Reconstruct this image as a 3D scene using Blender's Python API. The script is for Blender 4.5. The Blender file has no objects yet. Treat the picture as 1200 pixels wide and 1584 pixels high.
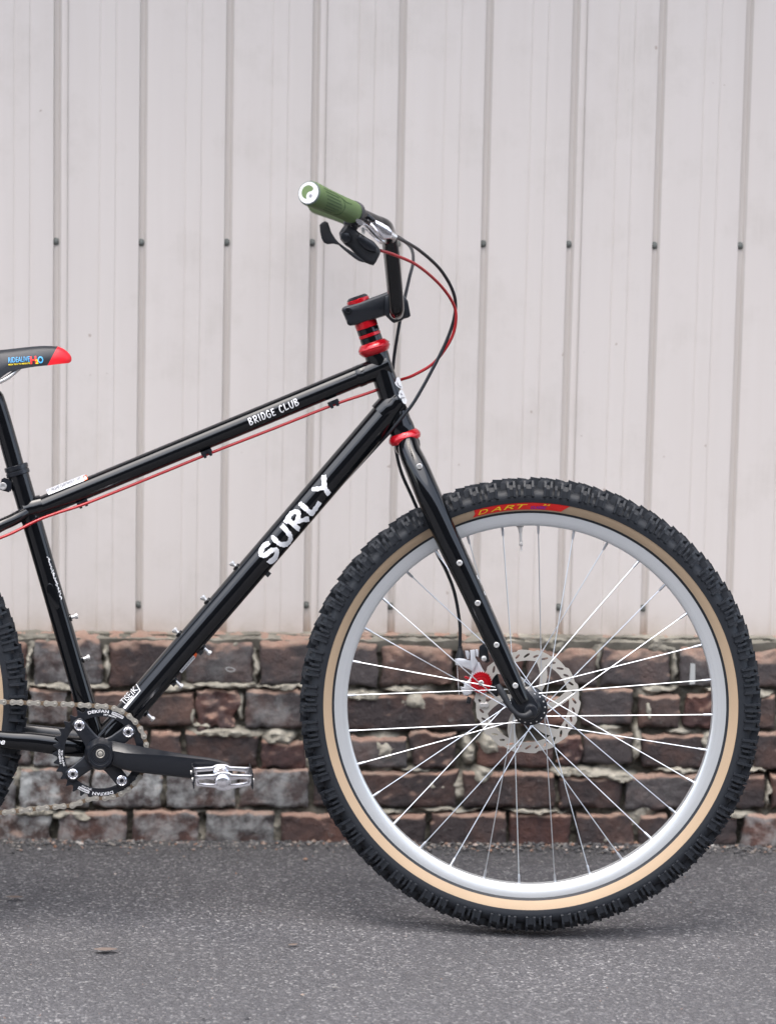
import bpy, bmesh, math, random
from math import sin, cos, pi, sqrt, atan2, radians
from mathutils import Vector, Matrix, noise
random.seed(7)
scene = bpy.context.scene
COL = scene.collection

# ------------------------------------------------------------------ camera, world, sun, exposure
F = 4950.0; XP = 100.0; YP = 792.0; D = 4.70
PITCH, YAW, ROLL = radians(8.548), radians(-0.741), radians(0.259)
cp, sp = cos(PITCH), sin(PITCH); cy, sy = cos(YAW), sin(YAW); cr, sr = cos(ROLL), sin(ROLL)
RX = Matrix(((1,0,0),(0,cp,-sp),(0,sp,cp)))
RY = Matrix(((cy,0,-sy),(0,1,0),(sy,0,cy)))
RZ = Matrix(((cr,-sr,0),(sr,cr,0),(0,0,1)))
RI = (RZ @ RX @ RY).transposed()
def wdir(px, py):
    v = RI @ Vector(((px-XP)/F, (py-YP)/F, 1.0))
    return Vector((v.x, v.z, -v.y))
_d = wdir(817, 1442)
H = -_d.z/_d.y*D
CAM = Vector((0, -D, H))
cd = bpy.data.cameras.new('camera'); cam = bpy.data.objects.new('camera', cd); COL.objects.link(cam)
ex, ey, ez = [RI @ Vector(a) for a in ((1,0,0),(0,1,0),(0,0,1))]
tw = lambda v: Vector((v.x, v.z, -v.y))
R_, U_, B_ = tw(ex), -tw(ey), -tw(ez)
cam.matrix_world = Matrix(((R_.x,U_.x,B_.x,CAM.x),(R_.y,U_.y,B_.y,CAM.y),(R_.z,U_.z,B_.z,CAM.z),(0,0,0,1)))
cd.sensor_fit = 'HORIZONTAL'; cd.sensor_width = 36; cd.lens = F/1200*36
cd.shift_x = (600-XP)/1200; cd.clip_end = 500; cd.clip_start = 0.1
cd.dof.use_dof = True; cd.dof.focus_distance = 4.72/cos(radians(7)); cd.dof.aperture_fstop = 5.2
scene.camera = cam
world = bpy.data.worlds.new('World'); scene.world = world; world.use_nodes = True
wn = world.node_tree; bg = wn.nodes['Background']
sky = wn.nodes.new('ShaderNodeTexSky'); sky.sky_type = 'NISHITA'; sky.sun_disc = False
SUN_EL = radians(72)
sky.sun_elevation = SUN_EL; sky.sun_rotation = radians(200); sky.dust_density = 3.5; sky.air_density = 1.0; sky.ozone_density = 1.0
hs_ = wn.nodes.new('ShaderNodeHueSaturation'); hs_.inputs['Saturation'].default_value = .60
wn.links.new(sky.outputs[0], hs_.inputs['Color']); wn.links.new(hs_.outputs[0], bg.inputs[0]); bg.inputs[1].default_value = 0.15
sd = bpy.data.lights.new('sun', 'SUN'); sun = bpy.data.objects.new('sun', sd); COL.objects.link(sun)
sd.energy = 0.75; sd.angle = radians(85); sd.color = (1.0, 0.975, 0.95)
_sr = sky.sun_rotation
sdir = Vector((sin(_sr)*cos(SUN_EL), cos(_sr)*cos(SUN_EL), sin(SUN_EL)))
sun.rotation_euler = sdir.to_track_quat('Z', 'Y').to_euler(); sun.location = sdir*20
scene.view_settings.view_transform = 'Standard'; scene.view_settings.look = 'None'
scene.view_settings.gamma = 1; scene.view_settings.use_curve_mapping = False
scene.view_settings.exposure = 1.75

# ------------------------------------------------------------------ frames
LEAN = radians(5.6)
MB = Matrix.Rotation(-LEAN, 4, 'X')                       # bicycle leans away towards the wall
MBI = MB.inverted()
CL = MBI @ CAM
def hit(px, py, s, inv=None):
    o = CL.copy(); d = MBI.to_3x3() @ wdir(px, py)
    if inv is not None: o = inv @ o; d = inv.to_3x3() @ d
    return o + d*((-s - o.y)/d.y)
def P(px, py, s=0.0): return hit(px, py, s)
_h0, _h1 = P(581.5, 546.5), P(622.8, 668)
HA = (_h0-_h1).normalized()
STEER = radians(-4.8)
SM = Matrix.Translation(_h1) @ Matrix.Rotation(STEER, 4, HA) @ Matrix.Translation(-_h1)
SMI = SM.inverted()
def PS(px, py, s=0.0): return hit(px, py, s, SMI)

_g0 = wdir(600, 1302); YB_ = CAM.y + _g0.y*(CAM.z/-_g0.z)
# ------------------------------------------------------------------ materials
def mat(name, col, rough=.5, metal=0., coat=0., bump=None, spec=None):
    m = bpy.data.materials.new(name); m.use_nodes = True
    b = m.node_tree.nodes['Principled BSDF']
    b.inputs['Base Color'].default_value = (*col, 1); b.inputs['Roughness'].default_value = rough
    b.inputs['Metallic'].default_value = metal; b.inputs['Coat Weight'].default_value = coat
    b.inputs['Coat Roughness'].default_value = .04
    if spec is not None: b.inputs['Specular IOR Level'].default_value = spec
    if bump:
        sc, st, dist = bump
        nt = m.node_tree; tc = nt.nodes.new('ShaderNodeTexCoord'); n = nt.nodes.new('ShaderNodeTexNoise')
        n.inputs['Scale'].default_value = sc; n.inputs['Detail'].default_value = 4
        bp = nt.nodes.new('ShaderNodeBump'); bp.inputs['Strength'].default_value = st; bp.inputs['Distance'].default_value = dist
        nt.links.new(tc.outputs['Object'], n.inputs['Vector']); nt.links.new(n.outputs['Fac'], bp.inputs['Height'])
        nt.links.new(bp.outputs[0], b.inputs['Normal'])
        mr = nt.nodes.new('ShaderNodeMapRange'); mr.inputs[3].default_value = max(.02, rough-.08); mr.inputs[4].default_value = min(1, rough+.12)
        nt.links.new(n.outputs['Fac'], mr.inputs[0]); nt.links.new(mr.outputs[0], b.inputs['Roughness'])
    return m
class NT:
    def __init__(s, m): s.m = m; s.t = m.node_tree; s.b = s.t.nodes['Principled BSDF']
    def n(s, typ, **k):
        x = s.t.nodes.new('ShaderNode'+typ)
        for a, v in k.items():
            if a.startswith('i_'):
                key = a[2:]; key = int(key) if key.isdigit() else key.replace('_', ' ')
                x.inputs[key].default_value = v
            else: setattr(x, a, v)
        return x
    def l(s, a, b): s.t.links.new(a, b)
    def noise(s, vec, scale, detail=4, rough=.55):
        x = s.n('TexNoise', i_Scale=scale, i_Detail=detail, i_Roughness=rough); s.l(vec, x.inputs['Vector']); return x.outputs['Fac']
    def ramp(s, fac, stops):
        x = s.n('ValToRGB'); e = x.color_ramp.elements
        while len(e) < len(stops): e.new(.5)
        for q, (p, c) in zip(e, stops): q.position = p; q.color = (*c, 1) if len(c) == 3 else c
        s.l(fac, x.inputs[0]); return x.outputs[0]
    def mix(s, fac, a, b, bt='MIX'):
        x = s.n('Mix', data_type='RGBA', blend_type=bt)
        for v, i in ((fac, 0), (a, 6), (b, 7)):
            if hasattr(v, 'links'): s.l(v, x.inputs[i])
            elif i == 0: x.inputs[0].default_value = v
            else: x.inputs[i].default_value = (*v, 1)
        return x.outputs[2]
    def math(s, op, a, b=0.0):
        x = s.n('Math', operation=op)
        for v, i in ((a, 0), (b, 1)):
            if hasattr(v, 'links'): s.l(v, x.inputs[i])
            else: x.inputs[i].default_value = v
        return x.outputs[0]
    def bump(s, h, st, dist, prev=None):
        x = s.n('Bump', i_Strength=st, i_Distance=dist); s.l(h, x.inputs['Height'])
        if prev: s.l(prev, x.inputs['Normal'])
        return x.outputs[0]

M = {}
M['gloss'] = mat('gloss_black_paint', (.003,.0035,.0045), .09, 0, .3, (60, .06, .0005), .4)
M['satin'] = mat('satin_black_metal', (.006,.0075,.011), .30, 0, .2, (260, .15, .0003))
M['matte'] = mat('matte_black_plastic', (.007,.008,.0105), .5, 0, 0, (400, .2, .0003))
M['rubber'] = mat('tyre_rubber', (.006,.0085,.013), .54, 0, 0, (500, .35, .0004))
M['red'] = mat('red_anodised_metal', (.48,.005,.013), .22, .35, .5)
M['redcable'] = mat('red_cable_housing', (.36,.008,.012), .3, 0, .4)
M['cable'] = mat('black_cable_housing', (.012,.014,.018), .32, 0, .2)
M['redvinyl'] = mat('red_saddle_vinyl', (.75,.012,.022), .38, 0, .1, (700, .2, .0003))
M['saddle'] = mat('black_saddle_vinyl', (.018,.021,.026), .42, 0, 0, (800, .3, .0003))
M['chrome'] = mat('polished_metal', (.84,.83,.86), .17, .92)
M['alloy'] = mat('cast_alloy', (.74,.75,.78), .34, .5, 0, (400, .15, .0003))
M['spoke'] = mat('stainless_spoke', (.62,.64,.66), .28, .85)
M['rotor'] = mat('brushed_steel_disc', (.54,.515,.47), .40, .45, 0, (900, .15, .0002))
M['chain'] = mat('worn_nickel_chain', (.34,.32,.28), .42, .6, 0, (600, .3, .0003))
M['chainin'] = mat('oily_chain_inner', (.16,.115,.075), .5, .4)
M['bolt'] = mat('steel_bolt', (.74,.73,.71), .28, .7)
M['dark'] = mat('dark_socket', (.01,.01,.012), .6)
M['white'] = mat('white_print', (.70,.70,.71), .45)
M['yellow'] = mat('yellow_print', (.85,.62,.02), .45)
M['purple'] = mat('purple_print', (.10,.03,.42), .45)
M['labelred'] = mat('red_tyre_label', (.72,.015,.012), .5)
M['cyan'] = mat('cyan_print', (.08,.42,.78), .45)
M['redprint'] = mat('red_print', (.75,.03,.03), .45)
M['orange'] = mat('orange_print', (.85,.12,.02), .45)
M['inkgrey'] = mat('grey_print', (.20,.20,.22), .5)
M['capgrey'] = mat('grip_cap_grey', (.07,.095,.08), .5)
M['groove'] = mat('grip_groove_green', (.022,.055,.018), .7)
M['clampbolt'] = mat('black_bolt', (.02,.022,.026), .3, .6)

m = mat('green_grip_rubber', (.10,.155,.055), .62, 0, 0, (350, .35, .0004)); M['green'] = m
# brushed rim
m = mat('rim_aluminium', (.64,.66,.67), .34, .92); M['rim'] = m; m.node_tree.nodes['Principled BSDF'].inputs['Metallic'].default_value = .62; t = NT(m)
tc = t.n('TexCoord'); sx = t.n('SeparateXYZ'); t.l(tc.outputs['Object'], sx.inputs[0])
rr = t.math('SQRT', t.math('ADD', t.math('MULTIPLY', sx.outputs[0], sx.outputs[0]), t.math('MULTIPLY', sx.outputs[2], sx.outputs[2])))
cb = t.n('CombineXYZ'); t.l(rr, cb.inputs[0])
nz = t.noise(cb.outputs[0], 2600, 3)
t.l(t.ramp(nz, [(.3,(.25,)*3),(.7,(.42,)*3)]), t.b.inputs['Roughness']); t.l(t.bump(nz, .12, .0003), t.b.inputs['Normal'])
# tan sidewall
m = mat('tan_sidewall', (.50,.32,.17), .72); M['tan'] = m; t = NT(m); tc = t.n('TexCoord')
n1 = t.noise(tc.outputs['Object'], 900, 3); n2 = t.noise(tc.outputs['Object'], 14, 3)
c = t.mix(n1, (.37,.265,.17), (.46,.34,.225)); c = t.mix(t.math('MULTIPLY', n2, .45), c, (.31,.225,.145)); t.l(c, t.b.inputs['Base Color'])
t.l(t.bump(n1, .25, .0003), t.b.inputs['Normal'])
# painted cladding
m = mat('painted_cladding', (.6,.55,.53), .42, 0, 0); M['clad'] = m; t = NT(m); g = t.n('NewGeometry')
mp = t.n('Mapping'); mp.inputs['Scale'].default_value = (1, 1, .05); t.l(g.outputs['Position'], mp.inputs[0])
st = t.noise(mp.outputs[0], 55, 5); bl = t.noise(g.outputs['Position'], 3.2, 4); fine = t.noise(g.outputs['Position'], 120, 5, .7)
c = t.mix(st, (.612,.558,.515), (.658,.608,.570)); c = t.mix(t.math('MULTIPLY', bl, .35), c, (.56,.51,.475))
spk = t.ramp(fine, [(.70,(0,0,0)),(.76,(1,1,1))]); c = t.mix(t.math('MULTIPLY', spk, .25), c, (.33,.28,.22))
sz = t.n('SeparateXYZ'); t.l(g.outputs['Position'], sz.inputs[0])
mr = t.n('MapRange'); mr.inputs[1].default_value = .335; mr.inputs[2].default_value = .42; mr.inputs[3].default_value = 1; mr.inputs[4].default_value = 0
t.l(sz.outputs[2], mr.inputs[0])
sc_ = t.noise(mp.outputs[0], 210, 2); smn = t.ramp(t.noise(g.outputs['Position'], 7.5, 6, .68), [(.52,(0,0,0)),(.66,(1,1,1))]); c = t.mix(t.math('MULTIPLY', t.math('MULTIPLY', smn, sc_), .38), c, (.44,.40,.35))
pit = t.ramp(t.noise(g.outputs['Position'], 48, 2, .5), [(.785,(0,0,0)),(.80,(1,1,1))]); c = t.mix(t.math('MULTIPLY', pit, .6), c, (.30,.22,.17))
dirt = t.math('MULTIPLY', t.math('POWER', mr.outputs[0], 2.0), t.noise(g.outputs['Position'], 30, 5, .65))
c = t.mix(t.math('MULTIPLY', dirt, .85), c, (.26,.17,.09)); t.l(c, t.b.inputs['Base Color'])
t.l(t.bump(t.noise(mp.outputs[0], 9, 3), .25, .004, t.bump(fine, .12, .0006)), t.b.inputs['Normal'])
M['cladedge'] = mat('shadowed_dirty_edge', (.17,.18,.165), .7)  # lap edge: gap shadow and dirt both put into this dark colour
# rib recess: groove shading put into the paint colour, rust at the foot
m = mat('shaded_rib_paint', (.5,.46,.43), .5); M['cladrib'] = m; t = NT(m); g = t.n('NewGeometry')
mp = t.n('Mapping'); mp.inputs['Scale'].default_value = (1, 1, .06); t.l(g.outputs['Position'], mp.inputs[0])
st = t.noise(mp.outputs[0], 80, 5); c = t.mix(st, (.525,.480,.440), (.61,.565,.525))
sz = t.n('SeparateXYZ'); t.l(g.outputs['Position'], sz.inputs[0])
mr = t.n('MapRange'); mr.inputs[1].default_value = .32; mr.inputs[2].default_value = .39; mr.inputs[3].default_value = 1; mr.inputs[4].default_value = 0
t.l(sz.outputs[2], mr.inputs[0]); c = t.mix(t.math('MULTIPLY', mr.outputs[0], .9), c, (.22,.115,.045)); t.l(c, t.b.inputs['Base Color'])
M['screw'] = mat('grey_screw_head', (.17,.18,.165), .45, .5, 0, (500, .3, .0004))
# brick: colour from the object, stains from noise
m = mat('weathered_brick', (.1,.07,.06), .85); M['brick'] = m; t = NT(m); g = t.n('NewGeometry'); oi = t.n('ObjectInfo')
pos = t.n('VectorMath', operation='ADD'); t.l(g.outputs['Position'], pos.inputs[0])
n1 = t.noise(g.outputs['Position'], 38, 6, .65); n2 = t.noise(g.outputs['Position'], 170, 5, .7); n3 = t.noise(g.outputs['Position'], 17, 5, .6)
n4 = t.noise(g.outputs['Position'], 70, 6, .7)
c = t.mix(n1, oi.outputs['Color'], (.035,.028,.030))
c = t.mix(t.ramp(n3, [(.45,(0,0,0)),(.62,(1,1,1))]), c, t.mix(.28, oi.outputs['Color'], (.15,.065,.042)))
c = t.mix(t.ramp(n4, [(.60,(0,0,0)),(.72,(.55,.55,.55))]), c, (.20,.19,.175))
whm = t.math('MULTIPLY', oi.outputs['Alpha'], t.ramp(t.noise(g.outputs['Position'], 26, 6, .62), [(.42,(0,0,0)),(.60,(1,1,1))]))
c = t.mix(whm, c, (.43,.44,.43))
c = t.mix(t.ramp(n2, [(.62,(0,0,0)),(.80,(.7,.7,.7))]), c, (.02,.018,.018))
# orange-red dust where the top arris has worn open
sz = t.n('SeparateXYZ'); t.l(g.outputs['Normal'], sz.inputs[0])
up = t.ramp(sz.outputs[2], [(.15,(0,0,0)),(.42,(1,1,1))])
c = t.mix(t.math('MULTIPLY', up, .75), c, t.mix(n1, (.42,.20,.13), (.42,.35,.28)))
t.l(c, t.b.inputs['Base Color']); t.l(t.bump(n4, .9, .006, t.bump(n2, .9, .002)), t.b.inputs['Normal'])
# mortar
m = mat('old_lime_mortar', (.3,.27,.22), .92); M['mortar'] = m; t = NT(m); g = t.n('NewGeometry'); at = t.n('Attribute', attribute_name='rise')
n1 = t.noise(g.outputs['Position'], 45, 6, .65); n2 = t.noise(g.outputs['Position'], 210, 5, .7); n3 = t.noise(g.outputs['Position'], 9, 4, .6)
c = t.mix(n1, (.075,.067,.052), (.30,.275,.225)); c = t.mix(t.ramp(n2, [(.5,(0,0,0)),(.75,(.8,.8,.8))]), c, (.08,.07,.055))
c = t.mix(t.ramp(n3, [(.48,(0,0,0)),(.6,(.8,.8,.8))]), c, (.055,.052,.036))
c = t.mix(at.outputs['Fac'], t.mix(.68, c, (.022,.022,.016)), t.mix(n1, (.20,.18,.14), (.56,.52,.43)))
t.l(c, t.b.inputs['Base Color']); t.l(t.bump(n1, .6, .004, t.bump(n2, .8, .0015)), t.b.inputs['Normal'])
# asphalt
m = mat('asphalt', (.09,.088,.092), .85); M['asphalt'] = m; t = NT(m); g = t.n('NewGeometry')
v = t.n('TexVoronoi', i_Scale=270.0); t.l(g.outputs['Position'], v.inputs['Vector'])
v2 = t.n('TexVoronoi', i_Scale=150.0); t.l(g.outputs['Position'], v2.inputs['Vector'])
n1 = t.noise(g.outputs['Position'], 3.0, 5, .6); n2 = t.noise(g.outputs['Position'], 420, 4, .7)
sv = t.n('SeparateColor'); t.l(v.outputs['Color'], sv.inputs[0])
c = t.ramp(sv.outputs[0], [(0,(.048,.047,.051)),(.6,(.092,.089,.094)),(.88,(.165,.16,.165)),(.985,(.42,.41,.40))])
c = t.mix(t.math('MULTIPLY', n1, .55), c, (.062,.060,.064)); nb = t.noise(g.outputs['Position'], 1.3, 3, .6)
c = t.mix(t.math('MULTIPLY', t.ramp(nb, [(.42,(0,0,0)),(.62,(1,1,1))]), .45), c, (.045,.044,.046))
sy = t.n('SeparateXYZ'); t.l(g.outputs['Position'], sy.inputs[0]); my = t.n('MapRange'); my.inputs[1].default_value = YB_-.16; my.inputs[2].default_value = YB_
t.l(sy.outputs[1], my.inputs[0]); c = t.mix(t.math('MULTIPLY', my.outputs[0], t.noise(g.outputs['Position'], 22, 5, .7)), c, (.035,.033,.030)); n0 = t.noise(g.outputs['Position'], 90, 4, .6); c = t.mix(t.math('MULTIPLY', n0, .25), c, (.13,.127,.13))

t.l(c, t.b.inputs['Base Color'])
t.l(t.bump(v.outputs['Distance'], .75, -.0022, t.bump(n2, .4, .001, t.bump(v2.outputs['Distance'], .5, -.003))), t.b.inputs['Normal'])
t.l(t.ramp(sv.outputs[1], [(0,(.45,)*3),(.3,(.8,)*3),(1,(.95,)*3)]), t.b.inputs['Roughness'])
m = mat('gravel', (.3,.28,.25), .8); M['gravel'] = m; t = NT(m); oi = t.n('NewGeometry')
c = t.ramp(oi.outputs['Random Per Island'], [(0,(.05,.05,.052)),(.5,(.12,.115,.115)),(.8,(.24,.225,.20)),(.93,(.30,.16,.10)),(1,(.62,.60,.56))]); t.l(c, t.b.inputs['Base Color'])

# ------------------------------------------------------------------ mesh helpers
def obj(name, me, m, parent=None, label=None, ang=35, mats=None):
    if isinstance(me, bmesh.types.BMesh):
        b = me; me = bpy.data.meshes.new(name); bmesh.ops.recalc_face_normals(b, faces=b.faces); b.to_mesh(me); b.free()
    me.name = name
    if m is not None and len(me.materials) == 0: me.materials.append(m)
    if mats:
        for x in mats: me.materials.append(x)
    for p in me.polygons: p.use_smooth = True
    me.set_sharp_from_angle(angle=radians(ang))
    o = bpy.data.objects.new(name, me); COL.objects.link(o)
    if parent is not None: o.parent = parent
    if label: o['label'] = label
    return o
def top(o, label, cat, group=None):
    o['label'] = label; o['category'] = cat
    if group: o['group'] = group
def empty(name, loc=(0,0,0)):
    o = bpy.data.objects.new(name, None); COL.objects.link(o); o.location = loc; o.empty_display_size = .05; return o
def smooth(pts, n=6, closed=False):
    pts = [Vector(p) for p in pts]; out = []
    N = len(pts); segs = N if closed else N-1
    for i in range(segs):
        if closed: a, b, c, d = pts[i-1], pts[i], pts[(i+1)%N], pts[(i+2)%N]
        else: a = pts[max(i-1,0)]; b = pts[i]; c = pts[i+1]; d = pts[min(i+2,N-1)]
        for k in range(n):
            t = k/n
            out.append(.5*((2*b)+(-a+c)*t+(2*a-5*b+4*c-d)*t*t+(-a+3*b-3*c+d)*t**3))
    if not closed: out.append(pts[-1])
    return out
def tube(b, pts, rad, n=16, cap=True, sq=None):
    """sweep a circle (or ellipse sq=(lateral y scale, in-plane scale)) along pts"""
    pts = [Vector(p) for p in pts]; N = len(pts)
    rads = rad if isinstance(rad, (list, tuple)) else [rad]*N
    prev = None; rings = []
    for i, p in enumerate(pts):
        T = (pts[min(i+1,N-1)]-pts[max(i-1,0)]).normalized()
        if prev is None:
            u = Vector((0,1,0)); u = (u - T*u.dot(T))
            if u.length < .2: u = Vector((0,0,1)); u = u - T*u.dot(T)
            u.normalize()
        else: u = (prev - T*prev.dot(T)).normalized()
        prev = u; w = T.cross(u); r = rads[i]
        ku, kw = sq[i] if sq else (1, 1)
        rings.append([b.verts.new(p+(u*cos(2*pi*k/n)*ku+w*sin(2*pi*k/n)*kw)*r) for k in range(n)])
    for a, c in zip(rings, rings[1:]):
        for k in range(n): b.faces.new((a[k], a[(k+1)%n], c[(k+1)%n], c[k]))
    if cap:
        b.faces.new(rings[0][::-1]); b.faces.new(rings[-1])
    return b
def interp(vals, N):
    out = []
    for i in range(N):
        t = i/(N-1)*(len(vals)-1); k = min(int(t), len(vals)-2); f = t-k; out.append(vals[k]*(1-f)+vals[k+1]*f)
    return out
def stube(pts, rads, n=16, k=6, sq=None):
    b = bmesh.new(); q = smooth(pts, k); r = interp(rads, len(q)) if isinstance(rads, (list,tuple)) else rads
    s2 = None
    if sq: s2 = list(zip(interp([a for a,_ in sq], len(q)), interp([c for _,c in sq], len(q))))
    return tube(b, q, r, n, True, s2)
def lathe(b, o, ax, prof, n=32, closed=False, caps=True):
    """prof: (t along axis, r)"""
    ax = Vector(ax).normalized(); o = Vector(o)
    u = ax.orthogonal().normalized(); w = ax.cross(u); rings = []
    for t_, r in prof:
        rings.append([b.verts.new(o+ax*t_+(u*cos(2*pi*k/n)+w*sin(2*pi*k/n))*max(r, 1e-5)) for k in range(n)])
    pr = list(zip(rings, rings[1:]))
    if closed: pr.append((rings[-1], rings[0]))
    for a, c in pr:
        for k in range(n): b.faces.new((a[k], a[(k+1)%n], c[(k+1)%n], c[k]))
    if caps and not closed:
        b.faces.new(rings[0][::-1]); b.faces.new(rings[-1])
    return b
def lth(o, ax, prof, n=32, **k): return lathe(bmesh.new(), o, ax, prof, n, **k)
def box(b, c, h, R=None):
    c = Vector(c); vs = []
    for x in (-1,1):
        for y in (-1,1):
            for z in (-1,1):
                v = Vector((x*h[0], y*h[1], z*h[2])); v = R @ v if R else v
                vs.append(b.verts.new(c+v))
    for f in ((0,1,3,2),(4,6,7,5),(0,4,5,1),(2,3,7,6),(0,2,6,4),(1,5,7,3)): b.faces.new([vs[i] for i in f])
    return vs
def flat2d(polys, ext=0., bevel=0., res=1):
    """filled 2-D polygons with holes -> mesh data in xy plus z thickness +-ext"""
    cu = bpy.data.curves.new('shape', 'CURVE'); cu.dimensions = '2D'; cu.fill_mode = 'BOTH' if ext else 'FRONT'
    cu.extrude = max(ext-bevel, 0); cu.bevel_depth = bevel; cu.bevel_resolution = res; cu.offset = -bevel
    for pl in polys:
        sp_ = cu.splines.new('POLY'); sp_.points.add(len(pl)-1); sp_.use_cyclic_u = True
        for q, p in zip(sp_.points, pl): q.co = (p[0], p[1], 0, 1)
    o = bpy.data.objects.new('shape', cu); me = bpy.data.meshes.new_from_object(o)
    bpy.data.objects.remove(o); bpy.data.curves.remove(cu); me.materials.clear()
    return me
def text2d(body, size=1., shear=0., space=1., bold=0.):
    cu = bpy.data.curves.new('words', 'FONT'); cu.body = body; cu.size = size; cu.shear = shear; cu.space_character = space
    cu.fill_mode = 'FRONT'; cu.resolution_u = 3; cu.offset = bold
    o = bpy.data.objects.new('words', cu); me = bpy.data.meshes.new_from_object(o)
    bpy.data.objects.remove(o); bpy.data.curves.remove(cu); me.materials.clear(); return me
def mapme(me, f, sub=None):
    if sub:
        b = bmesh.new(); b.from_mesh(me); bmesh.ops.triangulate(b, faces=b.faces)
        for _ in range(6):
            es = [e for e in b.edges if e.calc_length() > sub]
            if not es: break
            bmesh.ops.subdivide_edges(b, edges=es, cuts=1); bmesh.ops.triangulate(b, faces=b.faces)
        b.to_mesh(me); b.free()
    for v in me.vertices: v.co = f(v.co)
    b = bmesh.new(); b.from_mesh(me); bmesh.ops.remove_doubles(b, verts=b.verts, dist=1e-6); bmesh.ops.recalc_face_normals(b, faces=b.faces); b.to_mesh(me); b.free()
    return me
MM = .00095
def plate(polys, s, th, PF=P, bev=0., sfun=None):
    """px outline(s) (first outer, rest holes) at lateral offset s (metres), thickness th"""
    me = flat2d(polys, th/2/MM, bev/MM)
    return mapme(me, lambda v: PF(v.x, v.y, s+v.z*MM+(sfun(v.x, v.y) if sfun else 0)))
def zoomp(pts, ox, oy, k): return [(ox+x/k, oy+y/k) for x, y in pts]
def circ(cx, cy, r, n=24, a0=0): return [(cx+r*cos(a0+2*pi*k/n), cy+r*sin(a0+2*pi*k/n)) for k in range(n)]
def facedown(me):
    """flat print faces the camera side (-Y)"""
    b = bmesh.new(); b.from_mesh(me)
    for f in b.faces:
        if f.normal.y > 0: f.normal_flip()
    b.to_mesh(me); b.free(); return me
def oncyl(A, B, r, eps=.0003, PF=P):
    """px -> point on the near surface of the cylinder A-B"""
    ax = (B-A).normalized()
    def f(px, py, e=0.):
        s = r*.7
        for _ in range(4):
            p = PF(px, py, s); q = p-A; q = q-ax*q.dot(ax); h = sqrt(max(q.x*q.x+q.z*q.z, 0)); rr = r+eps+e
            s = sqrt(max(rr*rr-min(h, r*.985)**2, 1e-9))
        return PF(px, py, s)
    return f
GL = {
'S': [[(.92,.86),(.55,1.0),(.15,.82),(.25,.58),(.68,.46),(.86,.22),(.5,0),(.05,.12)]],
'U': [[(.12,1),(.08,.35),(.35,.0),(.72,.08),(.86,.5),(.92,1)]],
'R': [[(.2,-.02),(.22,1)], [(.0,.92),(.6,1),(.88,.76),(.62,.5),(.2,.44)], [(.42,.46),(.98,-.02)]],
'L': [[(.15,1),(.14,.5),(.12,.08)], [(.02,.06),(.5,.07),(.95,.14)]],
'Y': [[(.0,1),(.25,.72),(.52,.5)], [(1.0,1),(.55,.5),(.38,-.02)]],
'B': [[(.15,0),(.18,1)], [(.1,.97),(.65,.98),(.78,.75),(.2,.52)], [(.2,.52),(.8,.42),(.82,.12),(.1,.02)]],
'I': [[(.5,0),(.5,1)]],
'D': [[(.15,0),(.18,1)], [(.08,.97),(.65,.9),(.9,.5),(.6,.08),(.1,.03)]],
'G': [[(.85,.82),(.5,1),(.12,.6),(.2,.12),(.6,.0),(.85,.2),(.86,.45)], [(.55,.45),(.95,.46)]],
'E': [[(.15,0),(.18,1)], [(.15,.97),(.8,.95)], [(.15,.52),(.7,.52)], [(.12,.03),(.82,.05)]],
'C': [[(.85,.82),(.5,1),(.12,.6),(.18,.15),(.6,.0),(.9,.18)]],
}
def brush(word, x0, y0, x1, y1, h, w, f, gap=.18, rough=.12, wid=None, jit=.0, lean=0.):
    """hand lettering: strokes in px along the baseline (x0,y0)-(x1,y1), laid on surface f(px,py,e)"""
    b = bmesh.new(); dx, dy = x1-x0, y1-y0; L = sqrt(dx*dx+dy*dy); ux, uy = dx/L, dy/L; nx, ny = uy, -ux
    ws = [.45 if ch in ' I' else 1 for ch in word]; tot = sum(ws)+gap*(len(word)-1); k = L/tot; cur = 0; rnd = random.Random(3); e = 0
    for ch, wd in zip(word, ws):
        jy = (rnd.random()-.5)*jit
        for stn in GL.get(ch, []):
            e += .00004; q = smooth([(x, y, 0) for x, y in stn], 7); N = len(q); prev = None
            for i, p in enumerate(q):
                T = q[min(i+1,N-1)]-q[max(i-1,0)]
                X = lambda a, c: ((cur+a*wd+lean*c)*k, (c+jy)*h)
                px_, py_ = X(p.x, p.y); tx, ty = T.x*wd*k, T.y*h; tl = sqrt(tx*tx+ty*ty) or 1; tx, ty = tx/tl, ty/tl
                hw = w/2*(1+rough*(rnd.random()*2-1))*(.82 if i in (0, N-1) else 1)
                pr = []
                for sg in (-1, 0, 1):
                    a, c = px_-ty*hw*sg, py_+tx*hw*sg
                    if i in (0, N-1): a += tx*rnd.uniform(-.25,.25)*w; c += ty*rnd.uniform(-.25,.25)*w
                    pr.append(b.verts.new(f(x0+ux*a+nx*c, y0+uy*a+ny*c, e)))
                if prev:
                    b.faces.new((prev[0],prev[1],pr[1],pr[0])); b.faces.new((prev[1],prev[2],pr[2],pr[1]))
                prev = pr
        cur += wd+gap
    me = bpy.data.meshes.new('lettering'); b.to_mesh(me); b.free(); return me
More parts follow.
